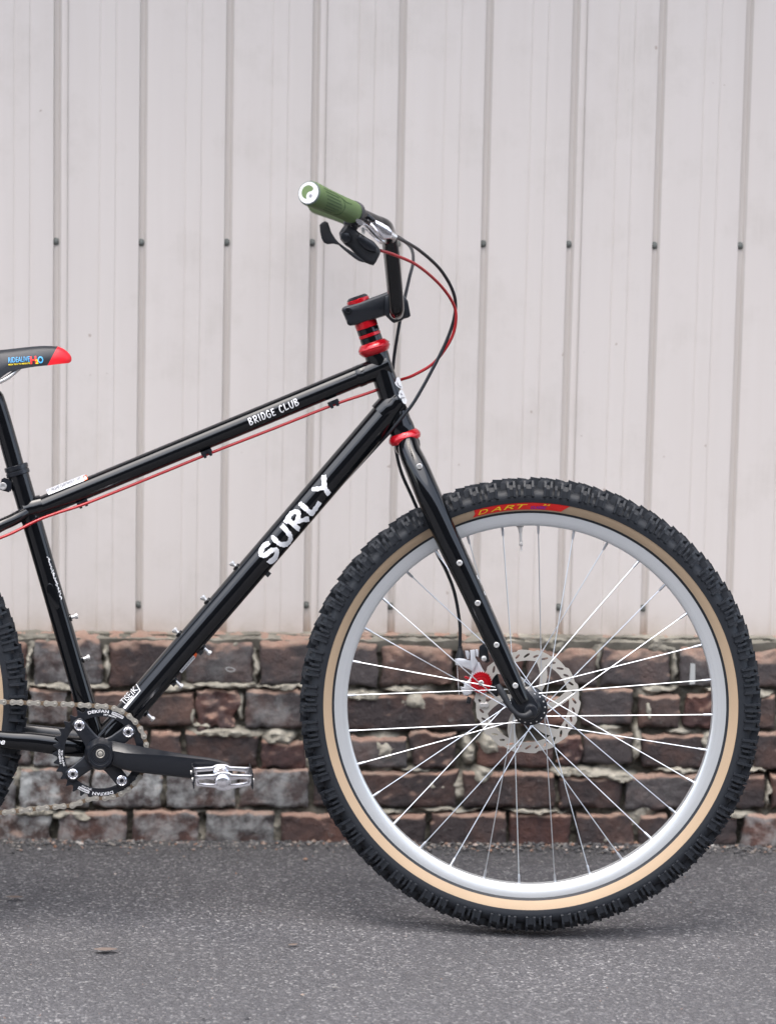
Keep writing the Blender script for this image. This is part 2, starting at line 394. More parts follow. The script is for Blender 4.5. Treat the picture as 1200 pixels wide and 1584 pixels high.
def print_px(body, x0, y0, x1, y1, h, f, shear=0., bold=0., sub=3.):
    """type set along (x0,y0)-(x1,y1), h px tall, width squeezed to fit"""
    me = text2d(body, 1., shear, 1., bold); xs = [v.co.x for v in me.vertices]; ys = [v.co.y for v in me.vertices]
    ax, bx, ay, by = min(xs), max(xs), min(ys), max(ys); dx, dy = x1-x0, y1-y0; L = sqrt(dx*dx+dy*dy); ux, uy = dx/L, dy/L
    for v in me.vertices:
        a = (v.co.x-ax)/(bx-ax)*L; c = (v.co.y-ay)/(by-ay)*h
        v.co = (x0+ux*a+uy*c, y0+uy*a-ux*c, 0)
    return facedown(mapme(me, lambda v: f(v.x, v.y), sub))

# ------------------------------------------------------------------ setting: ground
_g = wdir(600, 1302); YB = CAM.y + _g.y*(CAM.z/-_g.z)      # face of the brick plinth
YS = YB + .034                                             # face of the metal cladding
def WP(px, py, y):
    d = wdir(px, py); return CAM + d*((y-CAM.y)/d.y)
def rnz(x, y, z=0, s=1.): return noise.noise(Vector((x*s, y*s, z*s)))
b = bmesh.new()
xs = [-60,-12,-3,-1.2]+[-1.2+i*.02 for i in range(1,151)]+[3.5,12,60]
ys = [-60,-12,-5,-1.3]+[-1.3+i*.02 for i in range(1,100)]+[3,12,60]
gr = [[b.verts.new((x, y, (rnz(x,y,0,2.2)*.004+rnz(x,y,5,11)*.0022 - .004)*(1 if -1.3<y<.75 and -1.2<x<1.8 else 0))) for x in xs] for y in ys]
for a, c in zip(gr, gr[1:]):
    for i in range(len(xs)-1): b.faces.new((a[i], a[i+1], c[i+1], c[i]))
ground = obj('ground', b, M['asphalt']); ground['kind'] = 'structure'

# loose chippings
b = bmesh.new(); rg = random.Random(11)
def chip(x, y, z, r):
    vs = []
    for d_ in ((1,0,0),(-1,0,0),(0,1,0),(0,-1,0),(0,0,1),(0,0,-1)):
        vs.append(b.verts.new((x+d_[0]*r*rg.uniform(.6,1.3), y+d_[1]*r*rg.uniform(.6,1.3), z+d_[2]*r*rg.uniform(.4,.8))))
    for i, j, k in ((0,2,4),(2,1,4),(1,3,4),(3,0,4),(2,0,5),(1,2,5),(3,1,5),(0,3,5)): b.faces.new((vs[i],vs[j],vs[k]))
for i in range(2600):
    x = rg.uniform(-.8, 1.6); y = rg.uniform(-1.0, YB)
    chip(x, y, rnz(x,y,0,2.2)*.004+rnz(x,y,5,11)*.0022-.004+.0003, rg.choice([.0008,.0009,.0011,.0013])*rg.uniform(.7,1.2))
for i in range(4200):
    x = rg.uniform(-.8, 1.6); y = YB-abs(rg.gauss(0, .030))+.004
    chip(x, y, -.003+rg.uniform(0,.003), rg.choice([rg.uniform(.0010,.0030), rg.uniform(.0012,.0052)]))
for px, py, r in ((473,1330,.0045),(106,1507,.003),(365,1352,.003),(517,1528,.0035),(468,1540,.003),(315,1575,.004),(382,1573,.005),(178,1353,.0028)):
    d_ = wdir(px, py); p = CAM+d_*(CAM.z/-d_.z); chip(p.x, p.y, .0005, r)
gv = obj('gravel', b, M['gravel'], ang=10); gv['kind'] = 'stuff'
top(gv, 'loose stone chippings scattered over the asphalt and along the foot of the brick wall', 'gravel')
def lay(px, py, name, label, length, ang, m_, w=.006):
    d_ = wdir(px, py); p = CAM+d_*(CAM.z/-d_.z); b = bmesh.new(); vs = []; n = 7
    for i in range(n):
        t_ = i/(n-1); hw = w*sin(pi*(.08+.84*t_)); c_ = Vector((p.x+(t_-.5)*length*cos(ang), p.y+(t_-.5)*length*sin(ang), .0016))
        vs.append([b.verts.new(c_+Vector((0,-hw,0))), b.verts.new(c_+Vector((0,0,.0008))), b.verts.new(c_+Vector((0,hw,0)))])
    for a, c in zip(vs, vs[1:]):
        for k in range(2): b.faces.new((a[k],a[k+1],c[k+1],c[k]))
    o = obj(name, b, m_); top(o, label, 'leaf'); return o
M['leaf'] = mat('dry_brown_leaf', (.15,.115,.095), .95)
lay(163, 1470, 'fallen_leaf', 'long dry brown leaf flat on the asphalt below the crank, nearest the camera', .034, .05, M['leaf'], .008)
lay(22, 1389, 'fallen_leaf', 'small dark brown leaf on the asphalt under the rear tyre', .026, .0, M['leaf'], .006)
lay(453, 1463, 'fallen_leaf', 'tiny brown leaf scrap on the asphalt left of the front tyre contact', .014, .3, M['leaf'], .005)

# ------------------------------------------------------------------ brick plinth
wall = empty('brick_wall', (0, YB, 0)); top(wall, 'low weathered red-brown brick wall with crumbling mortar under the metal cladding', 'wall')
wall_off = Vector((0, YB, 0))
GB, RB, DB, CB, PB = (.098,.084,.082), (.115,.062,.050), (.060,.045,.043), (.082,.036,.031), (.110,.074,.062)
def brick(x0, y0, x1, y1, colr, wh=.0, seed=0, rough=1., topr=0., bev=.0045):
    a = WP(x0, y1, YB); c_ = WP(x1, y0, YB); X0, X1, Z0, Z1 = a.x, c_.x, a.z, c_.z
    nx = max(8, int((X1-X0)/.0042)); nz = max(8, int((Z1-Z0)/.0042)); b = bmesh.new(); rows = []
    tilt = random.uniform(-.02,.02); out = random.uniform(-.002,.003)
    for j in range(nz+1):
        row = []
        for i in range(nx+1):
            u, v = i/nx, j/nz; x = X0+(X1-X0)*u; z = Z0+(Z1-Z0)*v
            dx = min(x-X0, X1-x); dz0 = z-Z0; dz1 = Z1-z
            ex_ = .0045*rough*rnz(x, z, seed*3.1, 48)+.0022*rnz(x,z,seed+3,150); ez_ = .0045*rough*rnz(z, x, seed*5.3+9, 40)+.0022*rnz(z,x,seed+6,150)
            cr_ = bev*(1+.8*rnz(x, z, seed, 28))
            dep = 0
            for dd, br in ((dx, cr_), (dz0, cr_), (dz1, max(cr_, topr*(1+.5*rnz(x,z,seed+4,20))))):
                if dd < br: q = 1-dd/br; dep += br*.75*(1-sqrt(max(1-q*q, 0)))
            dep += .0018*rough*rnz(x, z, seed*2.2, 80)+.0028*rough*rnz(x, z, seed, 22)+.0011*rnz(x,z,seed,190)+.006*max(0, rnz(x,z,seed*1.7,45)-.42)
            if rough > 1.5: dep += .0035*abs(rnz(x, z, seed, 120))
            edge = (i in (0, nx)) or (j in (0, nz))
            xx = x+ex_*(1 if dx < .012 else .2)+tilt*(z-Z0)*.4; zz = z+ez_*(1 if min(dz0,dz1) < .012 else .2)+tilt*(x-X0)*.3
            row.append(b.verts.new((xx, dep-out, zz)))
        rows.append(row)
    for p, q in zip(rows, rows[1:]):
        for i in range(nx): b.faces.new((p[i], p[i+1], q[i+1], q[i]))
    loop = rows[0]+[r[-1] for r in rows[1:-1]]+rows[-1][::-1]+[r[0] for r in rows[1:-1]][::-1]
    bk = [b.verts.new((v.co.x, .045, v.co.z)) for v in loop]; n = len(loop)
    for i in range(n): b.faces.new((loop[i], loop[(i+1)%n], bk[(i+1)%n], bk[i]))
    b.faces.new(bk)
    o = obj('brick', b, M['brick'], wall, ang=60)
    k = random.uniform(.85, 1.15); o.color = (colr[0]*k, colr[1]*k, colr[2]*k, wh)
    return o
T = .027
BR = [ # x0,y0,x1,y1,colour,white,roughness,top wear
(-75,983,42,1059,RB,0,1,T),(52,983,158,1059,GB,.35,1,T),(170,983,281,1060,DB,0,1,T*1.1),(288,984,392,1058,GB,.15,1,T*1.1),(402,986,500,1059,GB,0,1,T),(508,986,586,1061,GB,0,1,T*1.2),(591,986,701,1061,PB,0,1.3,T*1.5),
(708,987,808,1062,RB,0,1.2,T*1.3),(815,988,924,1060,PB,.1,1.2,T*1.7),(931,989,1038,1061,GB,0,1,T*1.5),(1050,990,1142,1061,GB,.1,1,T*1.2),(1150,991,1275,1064,GB,0,1,T*1.7),
(-70,1068,38,1120,DB,.2,1,0),(46,1066,103,1120,PB,.35,1.2,0),(112,1070,138,1121,RB,0,1,0),(145,1072,202,1122,PB,0,1,0),(208,1074,301,1123,PB,0,.8,0),(303,1069,367,1127,CB,.1,2.4,0),(380,1067,472,1126,GB,.3,1,.006),
(480,1076,522,1127,DB,0,1,0),(527,1078,733,1130,DB,0,1.1,0),(741,1078,800,1128,DB,0,1,0),(806,1080,892,1124,RB,0,1,0),(900,1067,980,1122,GB,0,1,0),(987,1076,1051,1125,PB,0,1,0),(1058,1074,1116,1127,CB,0,2.2,0),(1124,1078,1200,1128,PB,0,1,0),(1206,1076,1290,1128,DB,0,1,0),
(-80,1132,-10,1186,DB,.3,1,0),(-2,1131,46,1185,DB,.4,1,0),(52,1136,128,1186,GB,.9,1.2,0),(136,1133,226,1186,RB,0,1,0),(232,1133,280,1186,DB,0,1,0),(288,1133,399,1187,DB,0,1.1,0),(405,1148,474,1188,CB,0,1.2,0),(482,1138,522,1187,DB,0,1,0),
(530,1142,631,1188,GB,.1,1.2,0),(637,1132,704,1188,DB,0,1.6,.006),(738,1152,856,1187,RB,0,1,0),(864,1137,900,1184,CB,0,2.2,0),(903,1138,979,1183,GB,0,1,0),(991,1138,1093,1189,DB,0,1,0),(1110,1137,1160,1190,DB,0,1,0),(1166,1134,1270,1190,DB,0,1,0),
(-80,1194,24,1252,GB,.5,1,0),(32,1191,138,1251,PB,.95,1.2,0),(143,1192,250,1250,GB,.9,1.2,0),(259,1192,366,1249,DB,.6,1,0),(371,1192,478,1249,GB,.55,1,0),(486,1196,541,1249,DB,0,1,0),(546,1196,708,1249,DB,0,1.1,0),
(716,1196,858,1250,DB,0,1.1,0),(866,1205,962,1251,DB,0,1.2,0),(968,1199,1084,1252,GB,.1,1.1,0),(1092,1200,1184,1250,DB,0,1,0),(1192,1200,1290,1252,RB,0,1,0),
(-60,1257,78,1306,PB,.8,1.1,0),(90,1257,196,1306,RB,.5,1,0),(205,1256,306,1306,RB,.5,1,0),(318,1256,424,1306,DB,.5,1,0),(436,1260,570,1306,RB,0,1,0),(577,1261,658,1310,DB,0,1,0),(666,1260,782,1310,DB,0,1,0),(789,1262,883,1310,CB,0,1,0),(892,1262,982,1311,DB,0,1.2,0),(989,1262,1032,1311,DB,0,1.2,0),(1040,1262,1140,1311,DB,0,1.3,0),(1149,1262,1280,1312,RB,.5,1,0),
]
for i, (x0,y0,x1,y1,c_,wh,ro,tp) in enumerate(BR): brick(x0,y0,x1,y1,c_,wh,i+1,ro,tp)
rb = random.Random(5)
for yy0, yy1 in ((993,1060),(1070,1122),(1134,1187),(1194,1250),(1257,1308)):     # the wall runs on past both edges of the photograph
    for sgn in (-1, 1):
        x = (-92 if sgn < 0 else 1298)+rb.uniform(-6, 6)
        for k in range(5):
            w = rb.uniform(92, 112); a0, a1 = (x-w, x) if sgn < 0 else (x, x+w)
            brick(a0, yy0+(4 if sgn > 0 else -4), a1, yy1+(4 if sgn > 0 else -4), rb.choice([GB,DB,RB,PB]), rb.choice([0,0,.4]), rb.randint(90,400), 1, T if yy0 < 1000 else 0); x += sgn*(w+9)
# mortar: one sheet with blobs squeezed out over the brick edges
BL = [(95,1062,60,7,1),(150,1064,30,6,.8),(265,1066,50,9,1),(345,1060,60,6,1),(430,1062,40,5,.9),(470,1062,40,5,.8),(297,1108,5,18,.7),(372,1095,7,22,.8),(355,1134,62,9,1),(310,1122,14,6,.8),(436,1141,26,15,1.1),
 (560,1078,34,9,1),(640,1088,22,13,1),(620,1068,30,6,.8),(760,1150,16,30,.8),(725,1160,12,28,.9),(745,1200,20,14,.8),(940,1127,30,5,.5),(900,1196,55,9,1.1),(960,1202,28,11,1.1),(1020,1068,26,6,1),(1000,1100,8,22,.9),(984,1150,8,34,1),(1108,1066,16,5,.9),(1098,1148,9,16,1),(1050,1132,20,6,.6),(1170,1072,26,6,1),
 (1050,1192,40,5,.7),(1170,1192,30,5,.7),(640,1192,30,5,.7),(580,1256,60,5,.8),(700,1254,60,5,.9),(830,1256,50,5,.9),(1140,1262,26,6,.9),(1110,1256,20,5,.8),(50,1256,40,8,.9),(110,1264,40,7,1),(30,1060,20,22,.8),(46,1030,5,30,.9),(165,1025,5,32,.7),(397,1030,5,34,.8),(1044,1030,6,28,.7),(927,1020,5,22,.6),(312,1256,20,5,.5),(86,1170,40,5,.8),(60,1190,30,5,.7),(1187,1230,5,24,.8)]
mx0, mx1 = WP(-600,1100,YB).x, WP(1860,1100,YB).x; mz1 = WP(600,986,YB).z
blob = [(WP(x,y,YB).x, WP(x,y,YB).z, rx*.00106, rz*.00106, k) for x,y,rx,rz,k in BL]
nx, nz = 900, 150; b = bmesh.new(); ly = b.verts.layers.float.new('rise'); rows = []
for j in range(nz+1):
    z = -.02+(mz1+.02)*j/nz; row = []
    for i in range(nx+1):
        x = mx0+(mx1-mx0)*i/nx
        n_ = rnz(x, z, 3, 16); base = .0135 - .020*max(0, n_-.08) - .004*rnz(x,z,1,60) - .003*rnz(x,z,6,130) + .024*max(0, rnz(x,z,8,12)-.05); rise = 0
        wx, wz = x+.010*rnz(x,z,2,26)+.004*rnz(x,z,12,80), z+.006*rnz(x,z,7,26)+.004*rnz(x,z,17,80)
        for bx, bz, rx, rz, k in blob:
            dx, dz = (wx-bx)/rx, (wz-bz)/rz
            if abs(dx) < 1.6 and abs(dz) < 1.6:
                q = max(0, 1-(dx*dx+dz*dz)**1.2*.8)*k*(.8+.5*rnz(x,z,21,45)); rise = max(rise, q)
        yv = base*(1-min(rise*1.6,1)) - .0055*min(rise*1.5, 1.1) + (.0022*rnz(x,z,4,110)+.0014*rnz(x,z,9,230))*(1+rise)
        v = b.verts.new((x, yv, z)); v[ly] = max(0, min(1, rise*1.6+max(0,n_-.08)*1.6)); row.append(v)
    rows.append(row)
for a, c in zip(rows, rows[1:]):
    for i in range(nx): b.faces.new((a[i], a[i+1], c[i+1], c[i]))
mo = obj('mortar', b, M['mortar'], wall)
# weathered coping of mortar under the sheets
zf = mz1; zb = WP(600, 982.5, YS).z; zl = WP(0,979,YS).z, WP(1200,986,YS).z
b = bmesh.new(); ly = b.verts.layers.float.new('rise'); rows = []
for j in range(11):
    v_ = j/10; row = []
    for i in range(621):
        x = mx0+(mx1-mx0)*i/620; yv = .0035+(YS-YB+.02)*v_+ .004*(1-v_)*rnz(x,0,2,24)
        zz = zf-.006+.0075*min(1,v_*2.0) + (zb-zf)*v_*.6 + .0035*rnz(x,yv*3,6,30)+.0015*rnz(x,yv,9,120)
        v = b.verts.new((x, yv, zz)); v[ly] = .45+.9*max(0,rnz(x,yv,12,14))-.5*max(0,rnz(x,yv,32,22)); row.append(v)
    rows.append(row)
fr = [b.verts.new((v.co.x, .011, v.co.z-.02)) for v in rows[0]]
for v in fr: v[ly] = .3
rows.insert(0, fr)
for a, c in zip(rows, rows[1:]):
    for i in range(620): b.faces.new((a[i], a[i+1], c[i+1], c[i]))
obj('coping', b, M['mortar'], wall)
M['whitemark'] = mat('white_paint_mark', (.40,.41,.40), .8)
b = bmesh.new(); a0, a1 = WP(1066,1026,YB), WP(1073,1058,YB)
q = [b.verts.new((x, -.0062+.0008*(k%2), z)) for k, (x, z) in enumerate(((a0.x,a1.z),(a1.x+.001,a1.z+.001),(a1.x,a0.z),(a0.x+.001,a0.z+.001)))]
b.faces.new(q); obj('paint_mark', b, M['whitemark'], wall)
b = bmesh.new(); c0 = WP(356,1035,YB)
pp = [(c0.x+.0075*cos(a)*(1+.1*sin(3*a)), -.0052, c0.z+.0032*sin(a)-.001*cos(a)) for a in [2*pi*k/20 for k in range(21)]]
tube(b, pp, .0007, 6); obj('paint_mark', b, M['whitemark'], wall, 'small white ring scratched on the brick')

# ------------------------------------------------------------------ the other side of the lane, behind the viewer
bld = empty('building', (0, -10, 0)); top(bld, 'dark brick building on the far side of the lane, behind the viewer', 'building')
M['farbrick'] = mat('dark_far_brick', (.045,.035,.032), .9, 0, 0, (30, .5, .01)); M['farglass'] = mat('dark_window_glass', (.02,.022,.025), .1)
b = bmesh.new(); box(b, (0, -.25, 2.3), (16, .25, 2.3)); obj('wall', b, M['farbrick'], bld)
b = bmesh.new(); box(b, (0, -.2, 4.68), (16.2, .45, .08)); obj('cornice', b, M['farbrick'], bld)
for i in range(-4, 5):
    for z_ in (1.6,):
        b = bmesh.new(); box(b, (i*3.2, .02, z_), (.6, .02, .85)); w_ = obj('window', b, M['farglass'], bld)
        b = bmesh.new(); box(b, (i*3.2, .06, z_-.9), (.7, .06, .05)); obj('sill', b, M['farbrick'], w_)

# ------------------------------------------------------------------ metal cladding, sheets three ribs wide
clad = empty('metal_cladding', (0, YS, 0)); top(clad, 'pale pinkish-grey ribbed metal sheet cladding standing above the brick wall', 'cladding')
DW = YS-CAM.y
def lineX(px0, pyr=374.):  return WP(px0, pyr, YS).x
rib0 = lineX(81.3); ribp = (lineX(1140.5)-lineX(81))/8
z_lo = lambda x: zl[0]+(zl[1]-zl[0])*((x-WP(0,979,YS).x)/(WP(1200,986,YS).x-WP(0,979,YS).x))
ZT = 2.6
k_ = ribp/132.45
def sheet(r0):
    """profile from the lap at rib r0 (+23 px) across three ribs"""
    pr = [(rib0+r0*ribp+23*k_, -.0032), (rib0+r0*ribp+23.2*k_, -.0018)]
    for r in range(r0, r0+3):
        o_ = rib0+r*ribp
        for dx, dy in ((34,-.0008),(70.5,0),(72,.0008),(73.5,-.0006),(95.5,-.0006),(97,.0008),(98.5,0),(130,0)):
            pr.append((o_+dx*k_, dy))
        o2 = o_+ribp
        pr += [(o2+.6*k_, .0008), (o2+1.6*k_, .0085), (o2+8.5*k_, .0085), (o2+13*k_, .0022), (o2+18*k_, .0004)]
    pr += [(pr[-1][0]+6*k_, .0002), (pr[-1][0]+16*k_, .0004)]
    b = bmesh.new(); zs = [0]+[.25*i for i in range(1, 12)]+[ZT]; cols = []
    for x, dy in pr:
        z0 = z_lo(x)-.001+.0012*rnz(x,0,0,40)
        cols.append([b.verts.new((x+.0009*rnz(x*.2,z,1,2.), dy+.0007*rnz(x*3,z,4,2.5), z0+(ZT-z0)*z/ZT)) for z in zs])
    for i, (a, c) in enumerate(zip(cols, cols[1:])):
        mi = 0
        if i == 0: mi = 1
        w = [0,1,2,3]
        j = (i-2) % 13
        if i >= 2 and j in (8,9,10): mi = 2
        for k in range(len(zs)-1):
            f_ = b.faces.new((a[k], c[k], c[k+1], a[k+1])); f_.material_index = mi
        f_ = None
    return obj('cladding_sheet', b, M['clad'], clad, ang=20, mats=[M['cladedge'], M['cladrib']])
for r0 in (-6,-3,0,3,6,9,12): sheet(r0)
bs = lth((0,0,0), (0,-1,0), [(0,.0062),(.001,.0062),(.0013,.0044),(.0035,.0042),(.0048,.003),(.0052,.001)], 12)
scr = None
for r in range(-4, 15):
    for row in (0, 1):
        x = rib0+(r*ribp)+5*k_
        z = (WP(86,374,YS).z if row == 0 else WP(214,936,YS).z) + (0 if row == 0 else 0)
        if scr is None: scr = obj('screw', bs, M['screw'], clad); o = scr
        else: o = scr.copy(); COL.objects.link(o)
        o.parent = clad; o.location = (x, .0085, z+random.uniform(-.001,.001)); o.rotation_euler = (random.uniform(-.05,.05), 0, 0)
b = bmesh.new()
for zz in (.9, 1.9, 2.5): box(b, (.5, .06, zz), (3.2, .03, .04))
obj('rail', b, M['screw'], clad)
b = bmesh.new(); box(b, (.6, -.26, 2.62), (4.5, .34, .04)); obj('eave', b, M['screw'], clad)
b = bmesh.new(); tube(b, [(-3.9, -.66, 2.66), (5.1, -.66, 2.66)], .06, 16); obj('gutter', b, M['screw'], clad)

# ================================================================== the bicycle
bike = empty('bicycle'); bike.rotation_euler = (-LEAN, 0, 0)
top(bike, 'glossy black mountain bike with tan-wall tyres and green grips in front of the brick wall', 'bicycle')
STE = []
def part(name, me, m, parent=None, label=None, steer=False, ang=35, mats=None):
    o = obj(name, me, m, parent or bike, label, ang, mats)
    if steer: o.matrix_local = SM.copy()
    return o
def axpt(px, py, s=0): return P(px, py, s)

# ---- wheel kit, modelled round its own centre, axle along Y, drive side towards -Y
def tyre_mesh():
    half = [(.2900,.0120),(.2932,.0152),(.2948,.0168),(.2951,.0171),(.3000,.0206),(.3040,.0231),(.3078,.0249),(.3083,.0264),(.3130,.0274),(.3180,.0277),(.3225,.0263),(.3270,.0222),(.3300,.0160),(.3315,.0080),(.3320,0)]
    prof = half + [(r, -s) for r, s in half[-2::-1]]
    b = bmesh.new(); n = 240; rings = []
    for r, s in prof: rings.append([b.verts.new((r*cos(2*pi*k/n), -s, r*sin(2*pi*k/n))) for k in range(n)])
    L = len(prof)
    for i in range(L-1):
        tan_ = i in (3,4,5) or i in (L-2-3, L-2-4, L-2-5)
        for k in range(n):
            f = b.faces.new((rings[i][k], rings[i][(k+1)%n], rings[i+1][(k+1)%n], rings[i+1][k])); f.material_index = 1 if tan_ else 0
    def lug(t0, t1, pts, sg, tap=.12, skew=0., ramp=0.):
        va, vb = [], []; q = (t1-t0)*tap
        for i, (r, s) in enumerate(pts):
            base = i in (0, len(pts)-1); a0 = t0+(0 if base else q)+skew*(s-.02); a1 = t1-(0 if base else q)+skew*(s-.02)
            rb_ = r if base else r-ramp; va.append(b.verts.new((rb_*cos(a0), -sg*s, rb_*sin(a0)))); vb.append(b.verts.new((r*cos(a1), -sg*s, r*sin(a1))))
        m_ = len(pts)
        for i in range(m_-1): b.faces.new((va[i], vb[i], vb[i+1], va[i+1]))
        b.faces.new(va[::-1]); b.faces.new(vb)
    N = 76; st = 2*pi/N
    for k in range(N):
        for sg in (1, -1):
            a = k*st+(0 if sg > 0 else st*.5)
            w = .50 if k % 2 else .40
            # double-ribbed shoulder lug: a low bridge with two ribs
            lug(a, a+st*w, [(.3185,.0268),(.3188,.0286),(.3290,.0284),(.3350,.0232),(.3300,.0170)], sg, .04)
            rib = [(.3165,.0270),(.3172,.0306),(.3182,.0312),(.3320,.0306),(.3410,.0240),(.3320,.0160)]
            lug(a-st*.05, a+st*.10, rib, sg, .10)
            lug(a+st*(w-.12), a+st*(w+.03), rib, sg, .10)
            if k % 2: lug(a+st*.68, a+st*.84, [(.3190,.0270),(.3195,.0310),(.3290,.0304),(.3350,.0245),(.3290,.0180)], sg, .10)
            # intermediate and crown blocks
            lug(a+st*.28, a+st*.80, [(.3290,.0186),(.3392,.0176),(.3428,.0092),(.3305,.0080)], sg, .05, 2., .0020)
            if k % 2 == 0: lug(a+st*.05, a+st*.62, [(.3310,.0066),(.3446,.0058),(.3448,.0000),(.3315,-.0004)], sg, .05, 0., .0022)
            else: lug(a+st*.30, a+st*.82, [(.3310,.0074),(.3440,.0066),(.3444,.0014),(.3315,.0008)], sg, .05, 0., .0022)
    me = bpy.data.meshes.new('tyre'); bmesh.ops.recalc_face_normals(b, faces=b.faces); b.to_mesh(me); b.free(); me.materials.append(M['rubber']); me.materials.append(M['tan'])
    for p in me.polygons: p.use_smooth = True
    me.set_sharp_from_angle(angle=radians(30)); return me
def ring_mesh(prof, n=180):
    b = bmesh.new(); rings = []
    for r, s in prof: rings.append([b.verts.new((r*cos(2*pi*k/n), -s, r*sin(2*pi*k/n))) for k in range(n)])
    L = len(prof)
    for i in range(L):
        for k in range(n): b.faces.new((rings[i][k], rings[i][(k+1)%n], rings[(i+1)%L][(k+1)%n], rings[(i+1)%L][k]))
    return b
tyre_me = tyre_mesh()
RIMP = [(.2925,.0135),(.2765,.0128),(.2722,.0092),(.2715,0),(.2722,-.0092),(.2765,-.0128),(.2925,-.0135),(.2925,-.0112),(.286,-.010),(.286,.010),(.2925,.0112)]
def build_wheel(center, steer, label, phase, disc_r):
    Mx = Matrix.Translation(center)
    w = obj('wheel', ring_mesh(RIMP), M['rim'], bike, label, 40)          # the rim carries the wheel's other pieces
    w.matrix_local = (SM @ Mx) if steer else Mx
    ty = bpy.data.objects.new('tyre', tyre_me); COL.objects.link(ty); ty.parent = w; ty['label'] = 'knobbly black tyre with tan sidewall'
    hub = lth((0,0,0), (0,-1,0), [(-.050,.0075),(-.0445,.0075),(-.0445,.017),(-.036,.0175),(-.030,.0175),(-.0285,.0245),(-.0255,.0265),(-.0225,.0245),(-.019,.016),(-.012,.0125),(.014,.0125),(.022,.015),(.0265,.0225),(.0285,.0262),(.0318,.0262),(.0330,.0235),(.035,.0165),(.042,.013),(.044,.0095),(.050,.0085)], 40)
    h = obj('hub', hub, M['satin'], w)
    # spokes: four-beat pattern, near/far flange, leading/trailing
    for k in range(32):
        th = phase + k*2*pi/32; c4 = k % 4
        near = c4 in (1, 3); sgn = 1 if c4 in (1, 2) else -1
        fs = .0302 if near else -.0255; ha = th+sgn*radians(68)*1.0
        p0 = Vector((.0222*cos(ha), -fs-(.0016 if sgn > 0 else -.0016), .0222*sin(ha)))
        p1 = Vector((.2730*cos(th), -(.0025 if near else -.0025), .2730*sin(th)))
        b = bmesh.new(); dd = (p1-p0).normalized(); pe = p1-dd*.013
        tube(b, [p0, pe], .00086, 6); tube(b, [pe-dd*.001, pe+dd*.001, p1], [.0014,.0019,.0021], 8)
        obj('spoke', b, M['spoke'], w)
    b = bmesh.new()
    for k in range(16):
        for fs, rr in ((.0336, .0222), (-.0290, .0222)):
            a = phase+(k+.3)*2*pi/16; sg = 1 if fs > 0 else -1
            lathe(b, (rr*cos(a), -fs+sg*.0012, rr*sin(a)), (0,-sg,0), [(0,.0015),(.0009,.0014),(.0012,.0006)], 8)
    obj('spoke_heads', b, M['bolt'], w)['kind'] = 'stuff'
    b = bmesh.new(); va = phase+radians(93.3-177.6)+radians(360)
    d_ = Vector((cos(va), 0, sin(va)))
    lathe(b, d_*.2722, -d_, [(0,.0056),(.0028,.0056),(.003,.0036),(.010,.0030),(.0105,.0022),(.026,.0022),(.0265,.0030),(.030,.0030),(.031,.0016),(.036,.0014),(.0365,.0019),(.038,.0019)], 12)
    obj('valve', b, M['bolt'], w)
    # disc rotor
    R0 = disc_r; n = 240; out = []
    for i in range(n):
        a = 2*pi*i/n; u = (i/n*18) % 1; out.append(((R0-.0034*(1-u if u > .16 else u/.16*.84)-.0004)*cos(a), (R0-.0034*(1-u if u > .16 else u/.16*.84)-.0004)*sin(a)))
    holes = []
    for i in range(6):
        a = i*pi/3+.2; pts = []
        for q in range(13): aa = a+.12+(pi/3-.24)*q/12; pts.append(((R0-.0178)*cos(aa), (R0-.0178)*sin(aa)))
        for q in range(9): t_ = q/8; aa = a+pi/3-.12-.50*t_-.02*sin(pi*t_); r_ = (R0-.0178)*(1-t_)+.024*t_; pts.append((r_*cos(aa-.0), r_*sin(aa)))
        for q in range(9): t_ = 1-q/8; aa = a+.12-.42*t_; r_ = (R0-.0178)*(1-t_)+.027*t_; pts.append((r_*cos(aa), r_*sin(aa)))
        holes.append(pts)
    for i in range(32):
        a = i*2*pi/32+.03; long_ = i % 2 == 0
        cx, cy_ = (R0-.0102)*cos(a), (R0-.0102)*sin(a); L_, W_ = (.0062 if long_ else .0050), .0019; ta = a+radians(124)
        pts = []
        for q in range(10):
            qa = 2*pi*q/10; x, y = L_*cos(qa), W_*sin(qa)
            x = max(-L_*.85, min(L_*.85, x*1.1)); pts.append((cx+x*cos(ta)-y*sin(ta), cy_+x*sin(ta)+y*cos(ta)))
        holes.append(pts)
    holes.append(circ(0, 0, .0172, 30))
    me = flat2d([[(x*1000, y*1000) for x, y in pl] for pl in [out]+holes], .9); me = mapme(me, lambda v: Vector((v.x/1000, .0400+v.z/1000, v.y/1000)))
    obj('brake_disc', me, M['rotor'], w, ang=30)
    b = bmesh.new()
    for i in range(6):
        a = i*pi/3+.1; lathe(b, (.022*cos(a), .0409, .022*sin(a)), (0,1,0), [(0,.0035),(.0018,.0033),(.002,.0015)], 10)
    obj('disc_bolts', b, M['bolt'], w)['kind'] = 'stuff'
    return w
FC = PS(817.6, 1091.0, 0); RCX = P(-309, 1091, 0)
RCX.z = FC.z
#print('contact', (MB @ SM @ Vector((FC.x, 0, FC.z-.3448))).z, (MB @ Vector((RCX.x,0,RCX.z-.3448))).z)
fw = build_wheel(FC, True, 'front wheel with silver rim', radians(177.9), .0805)
rw = build_wheel(RCX, False, 'rear wheel, cut off by the left edge of the photograph', radians(174), .0805)

